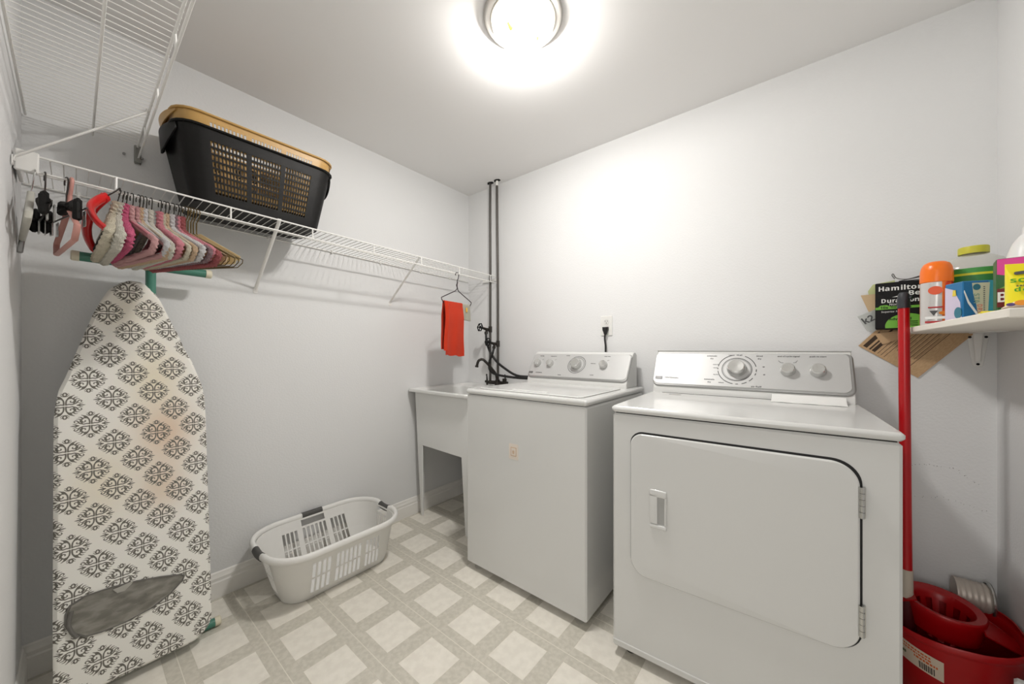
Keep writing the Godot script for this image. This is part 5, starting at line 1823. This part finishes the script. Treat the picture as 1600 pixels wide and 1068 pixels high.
	patch(o, "slip", PackedVector2Array([Vector2(-0.028, 0.025), Vector2(0.04, 0.06), Vector2(0.045, -0.03), Vector2(0.0, -0.034)]), Transform3D.IDENTITY, mat("slip_clear", Color(0.78, 0.79, 0.77, 0.6), 0.2, 0.0, {"transparency": BaseMaterial3D.TRANSPARENCY_ALPHA}))
	lettering("lettering", "k2", 0.034, mats.print_grey, o, on_front(0.002, 0.012, 0.001, 0.55), true)
	o = thing("paper_slip", "beige paper slip tucked behind the black carton", "paper", Vector3(2.283, 1.285, 0.008))
	patch(o, "slip", PackedVector2Array([Vector2(-0.026, 0.06), Vector2(0.02, 0.062), Vector2(0.018, -0.01), Vector2(-0.002, -0.012)]), Transform3D.IDENTITY, mat("slip_beige", Color(0.82, 0.71, 0.56), 0.8))
	o = thing("paper_slip", "pale green paper slip standing behind the black carton", "paper", Vector3(2.292, 1.30, 0.005))
	patch(o, "slip", PackedVector2Array([Vector2(-0.014, 0.06), Vector2(0.0, 0.085), Vector2(0.06, 0.095), Vector2(0.06, -0.06), Vector2(0.0, -0.06)]), Transform3D.IDENTITY, mat("slip_green", Color(0.78, 0.80, 0.58), 0.8))

# ---------------------------------------------------------------- mop, bucket, vent
func mop_and_bucket() -> void:
	var bc := Vector3(2.438, 0, 0.212)
	var o := thing("bucket", "red plastic mop bucket with a built-in wringer, between the dryer and the wall", "bucket", bc)
	var red: Material = mats.red_plastic
	var hw := 0.148; var hd := 0.172
	var tilt := func(p: Vector3) -> Vector3: return p
	var fn := func(u: float, w: float) -> Vector3:
		var prof := [[0.74, 0.0], [0.76, 0.012], [0.90, 0.15], [0.975, 0.236], [1.0, 0.246], [1.02, 0.25], [1.02, 0.262], [1.0, 0.266]]
		var q = prof[int(w)]
		var p := ring_at(u, hd * q[0], hw * q[0], minf(hw, hd) * q[0] * 0.93)
		# the rim sags toward the front and toward the right wall
		var sag: float = 0.030 * q[1] / 0.266
		var y: float = q[1] - sag * (0.5 + 0.5 * p.y / hd) * 0.12  + 0.018 * (p.x / hw) * q[1] / 0.266
		return Vector3(p.x, y, p.y)
	var us := []
	for k in 4:
		us.append(k * 2.0)
		us.append(k * 2.0 + 0.5)
		for i in 9: us.append(k * 2.0 + 1.0 + i / 9.0)
	var st := MB.new()
	st.shell(fn, us, range(8), func(_i, _j): return false, 0.003, true)
	var tub := part("tub", st, red, o, "", 50.0)
	st = MB.new()
	st.prism_y(oval(hw * 1.5, hd * 1.5, 32), 0.0, 0.006)
	part("base", st, red, o)
	# wringer: an oval funnel with slots, bridging the rear of the rim
	var wc := Vector3(-0.008, 0, -0.012)
	var lean := func(p: Vector3) -> Vector3: return p + Vector3(0, -0.06 * p.x - 0.042, 0)
	var wf := func(u: float, w: float) -> Vector3:
		var prof := [[1.0, 0.262], [1.12, 0.318], [1.16, 0.336], [1.12, 0.342], [0.88, 0.336], [0.82, 0.325], [0.78, 0.31], [0.62, 0.25], [0.55, 0.235], [0.5, 0.225], [0.02, 0.222]]
		var q = prof[int(w)]
		return lean.call(wc + Vector3(cos(u) * 0.080 * q[0], q[1], -sin(u) * 0.093 * q[0]))
	us = []
	for i in 48: us.append(TAU * i / 48.0)
	st = MB.new()
	st.shell(wf, us, range(11), func(i, j): return (j == 6 or j == 7) and i % 4 in [1, 2], 0.003, true)
	part("wringer", st, red, o, "red slotted wringer cup", 50.0)
	# flange from the wringer to the right end of the rim
	st = MB.new()
	var fl := func(u: float, w: float) -> Vector3:
		var x := lerpf(0.062, 0.152, u)
		var hwid := lerpf(0.088, 0.045, u)
		return Vector3(x, lerpf(0.288, 0.236, u) - 0.012 * (2.0 * w - 1.0) ** 2, wc.z + lerpf(hwid, -hwid, w))
	st.shell(fl, [0.0, 0.2, 0.35, 0.5, 0.65, 0.8, 0.9, 1.0], [0.0, 0.15, 0.3, 0.45, 0.6, 0.75, 0.9, 1.0], func(i, j): return j == 5 and i in [2, 3, 4, 5], 0.004, false)
	part("wringer_flange", st, red, o, "", 50.0)
	st = MB.new()
	var fl2 := func(u: float, w: float) -> Vector3:
		var x := lerpf(-0.076, -0.146, u)
		var hwid := lerpf(0.07, 0.04, u)
		return Vector3(x, lerpf(0.315, 0.262, u), wc.z + lerpf(-hwid, hwid, w))
	st.shell(fl2, [0.0, 0.5, 1.0], [0.0, 0.5, 1.0], func(_i, _j): return false, 0.004, false)
	part("wringer_flange", st, red, o, "", 50.0)
	# sticker wrapped on the front
	st = MB.new()
	var lab := func(u: float, w: float) -> Vector3:
		var y := lerpf(0.150, 0.214, w) - 0.016 * u
		var q := lerpf(0.76, 0.90, clampf((y - 0.012) / 0.138, 0, 1)) if y < 0.15 else lerpf(0.90, 0.975, (y - 0.15) / 0.086)
		q *= 1.024
		var p := ring_at(lerpf(5.12, 5.86, u), hd * q, hw * q, minf(hw, hd) * q * 0.93)
		return Vector3(p.x, y, p.y)
	us = []
	for i in 15: us.append(i / 14.0)
	st.shell(lab, us, [0.0, 0.5, 1.0], func(_i, _j): return false, 0.0012, false)
	var lb := part("label", st, mat("bucket_label", Color.WHITE, 0.5, 0.0, {"albedo_texture": bucket_print(), "texture_repeat": false}), tub, "cream barcode label", 60.0)
	# mop
	o = thing("mop", "tall red mop handle with a black cap standing in the bucket beside the dryer", "mop", Vector3(2.343, 0, 0.235))
	st = MB.new()
	st.tube([Vector3(0.004, 0.09, 0.005), Vector3(-0.002, 1.272, -0.01)], 0.0142, 20)
	part("handle", st, mat("handle_red", Color(0.70, 0.02, 0.06), 0.3), o)
	st = MB.new()
	st.tube([Vector3(-0.002, 1.268, -0.01), Vector3(-0.002, 1.30, -0.0105), Vector3(-0.002, 1.315, -0.0107), Vector3(-0.002, 1.322, -0.0108)], [0.016, 0.0155, 0.014, 0.009], 20)
	st.tube([Vector3(0.012, 1.302, -0.002), Vector3(0.016, 1.302, 0.002)], 0.0055, 10)
	part("hang_cap", st, mat("cap_slate", Color(0.16, 0.17, 0.19), 0.5), o, "slate black hanging cap")
	st = MB.new()
	st.tube([Vector3(0.0025, 0.30, 0.001), Vector3(0.002, 0.392, 0.0)], 0.0165, 20)
	part("label", st, mat("pole_label", Color(0.78, 0.74, 0.68), 0.5), o, "cream paper label")
	st = MB.new()
	st.tube([Vector3(0.0045, 0.07, 0.0055), Vector3(0.003, 0.20, 0.003), Vector3(0.0026, 0.295, 0.0018)], [0.026, 0.022, 0.0165], 16)
	part("mop_head_socket", st, mat("socket_red", Color(0.30, 0.02, 0.04), 0.5), o)
	# dryer vent duct
	o = thing("vent_duct", "silvery dryer vent duct with a clamp ring behind the red bucket", "duct", Vector3(2.50, 0.288, 0.062))
	st = MB.new()
	var rs := []
	for i in 20:
		var x := -0.015 + 0.075 * i / 19.0
		var r := 0.046 + 0.0012 * sin(i * 1.9)
		var ring := PackedVector3Array()
		for k in 28:
			var a := TAU * k / 28.0
			ring.append(Vector3(x, cos(a) * r, sin(a) * r))
		rs.append(ring)
	st.rings(rs)
	part("pipe", st, mat("duct_foil", Color(0.78, 0.74, 0.70), 0.45, 0.35), o, "", 60.0)
	st = MB.new()
	st.tube(arc_pts(Vector3(0.062, 0, 0), Vector3(0, 0.052, 0), Vector3(0, 0, 0.052), 0, TAU * 35.0 / 36.0, 35), 0.0045, 8, true)
	part("clamp_ring", st, mats.steel, o, "bright metal clamp ring")
	# unidentified white ribbed item by the wall, built from its look
	o = thing("ribbed_item", "small unidentified white ribbed item with black trim on the floor beside the bucket", "item", Vector3(2.532, 0, 0.43), deg_to_rad(-15.0))
	st = MB.new()
	st.box(Vector3(0, 0.215, 0), Vector3(0.046, 0.08, 0.03), 0.006)
	part("block", st, mats.paper_white, o)
	st = MB.new()
	for k in 6:
		st.box(Vector3(0, 0.182 + 0.013 * k, 0.0155), Vector3(0.042, 0.005, 0.004), 0.001)
	part("rib", st, mats.print_grey, o)
	st = MB.new()
	st.tube([Vector3(0, 0.0, 0), Vector3(0, 0.18, 0)], [0.02, 0.010], 12)
	part("handle", st, mats.rubber, o)

func bucket_print() -> ImageTexture:
	var im := Image.create(256, 96, false, Image.FORMAT_RGBA8)
	im.fill(Color(0.84, 0.78, 0.70))
	var r := RandomNumberGenerator.new()
	r.seed = 12
	var orange := Color(0.80, 0.36, 0.16)
	for row in 2:
		var x := 20
		while x < 215:
			var w := r.randi_range(4, 12)
			im.fill_rect(Rect2i(x, 10 + row * 14, w, 8), orange if row == 0 or x > 60 else Color(0.3, 0.28, 0.25))
			x += w + 3
	var x := 150
	while x < 235:
		var w := r.randi_range(4, 12)
		im.fill_rect(Rect2i(x, 38, w, 10), orange)
		x += w + 3
	for k in 9:
		im.fill_rect(Rect2i(78 + k * 4, 46 + (k * 5) % 9, 5, 12), Color(0.35, 0.38, 0.25))
	x = 168
	while x < 228:
		var w := r.randi_range(2, 5)
		im.fill_rect(Rect2i(x, 56, w, 32), Color(0.22, 0.2, 0.18))
		x += w + r.randi_range(2, 4)
	im.fill_rect(Rect2i(16, 40, 50, 7), Color(0.3, 0.28, 0.25))
	im.fill_rect(Rect2i(16, 54, 40, 5), Color(0.5, 0.46, 0.4))
	return ImageTexture.create_from_image(im)
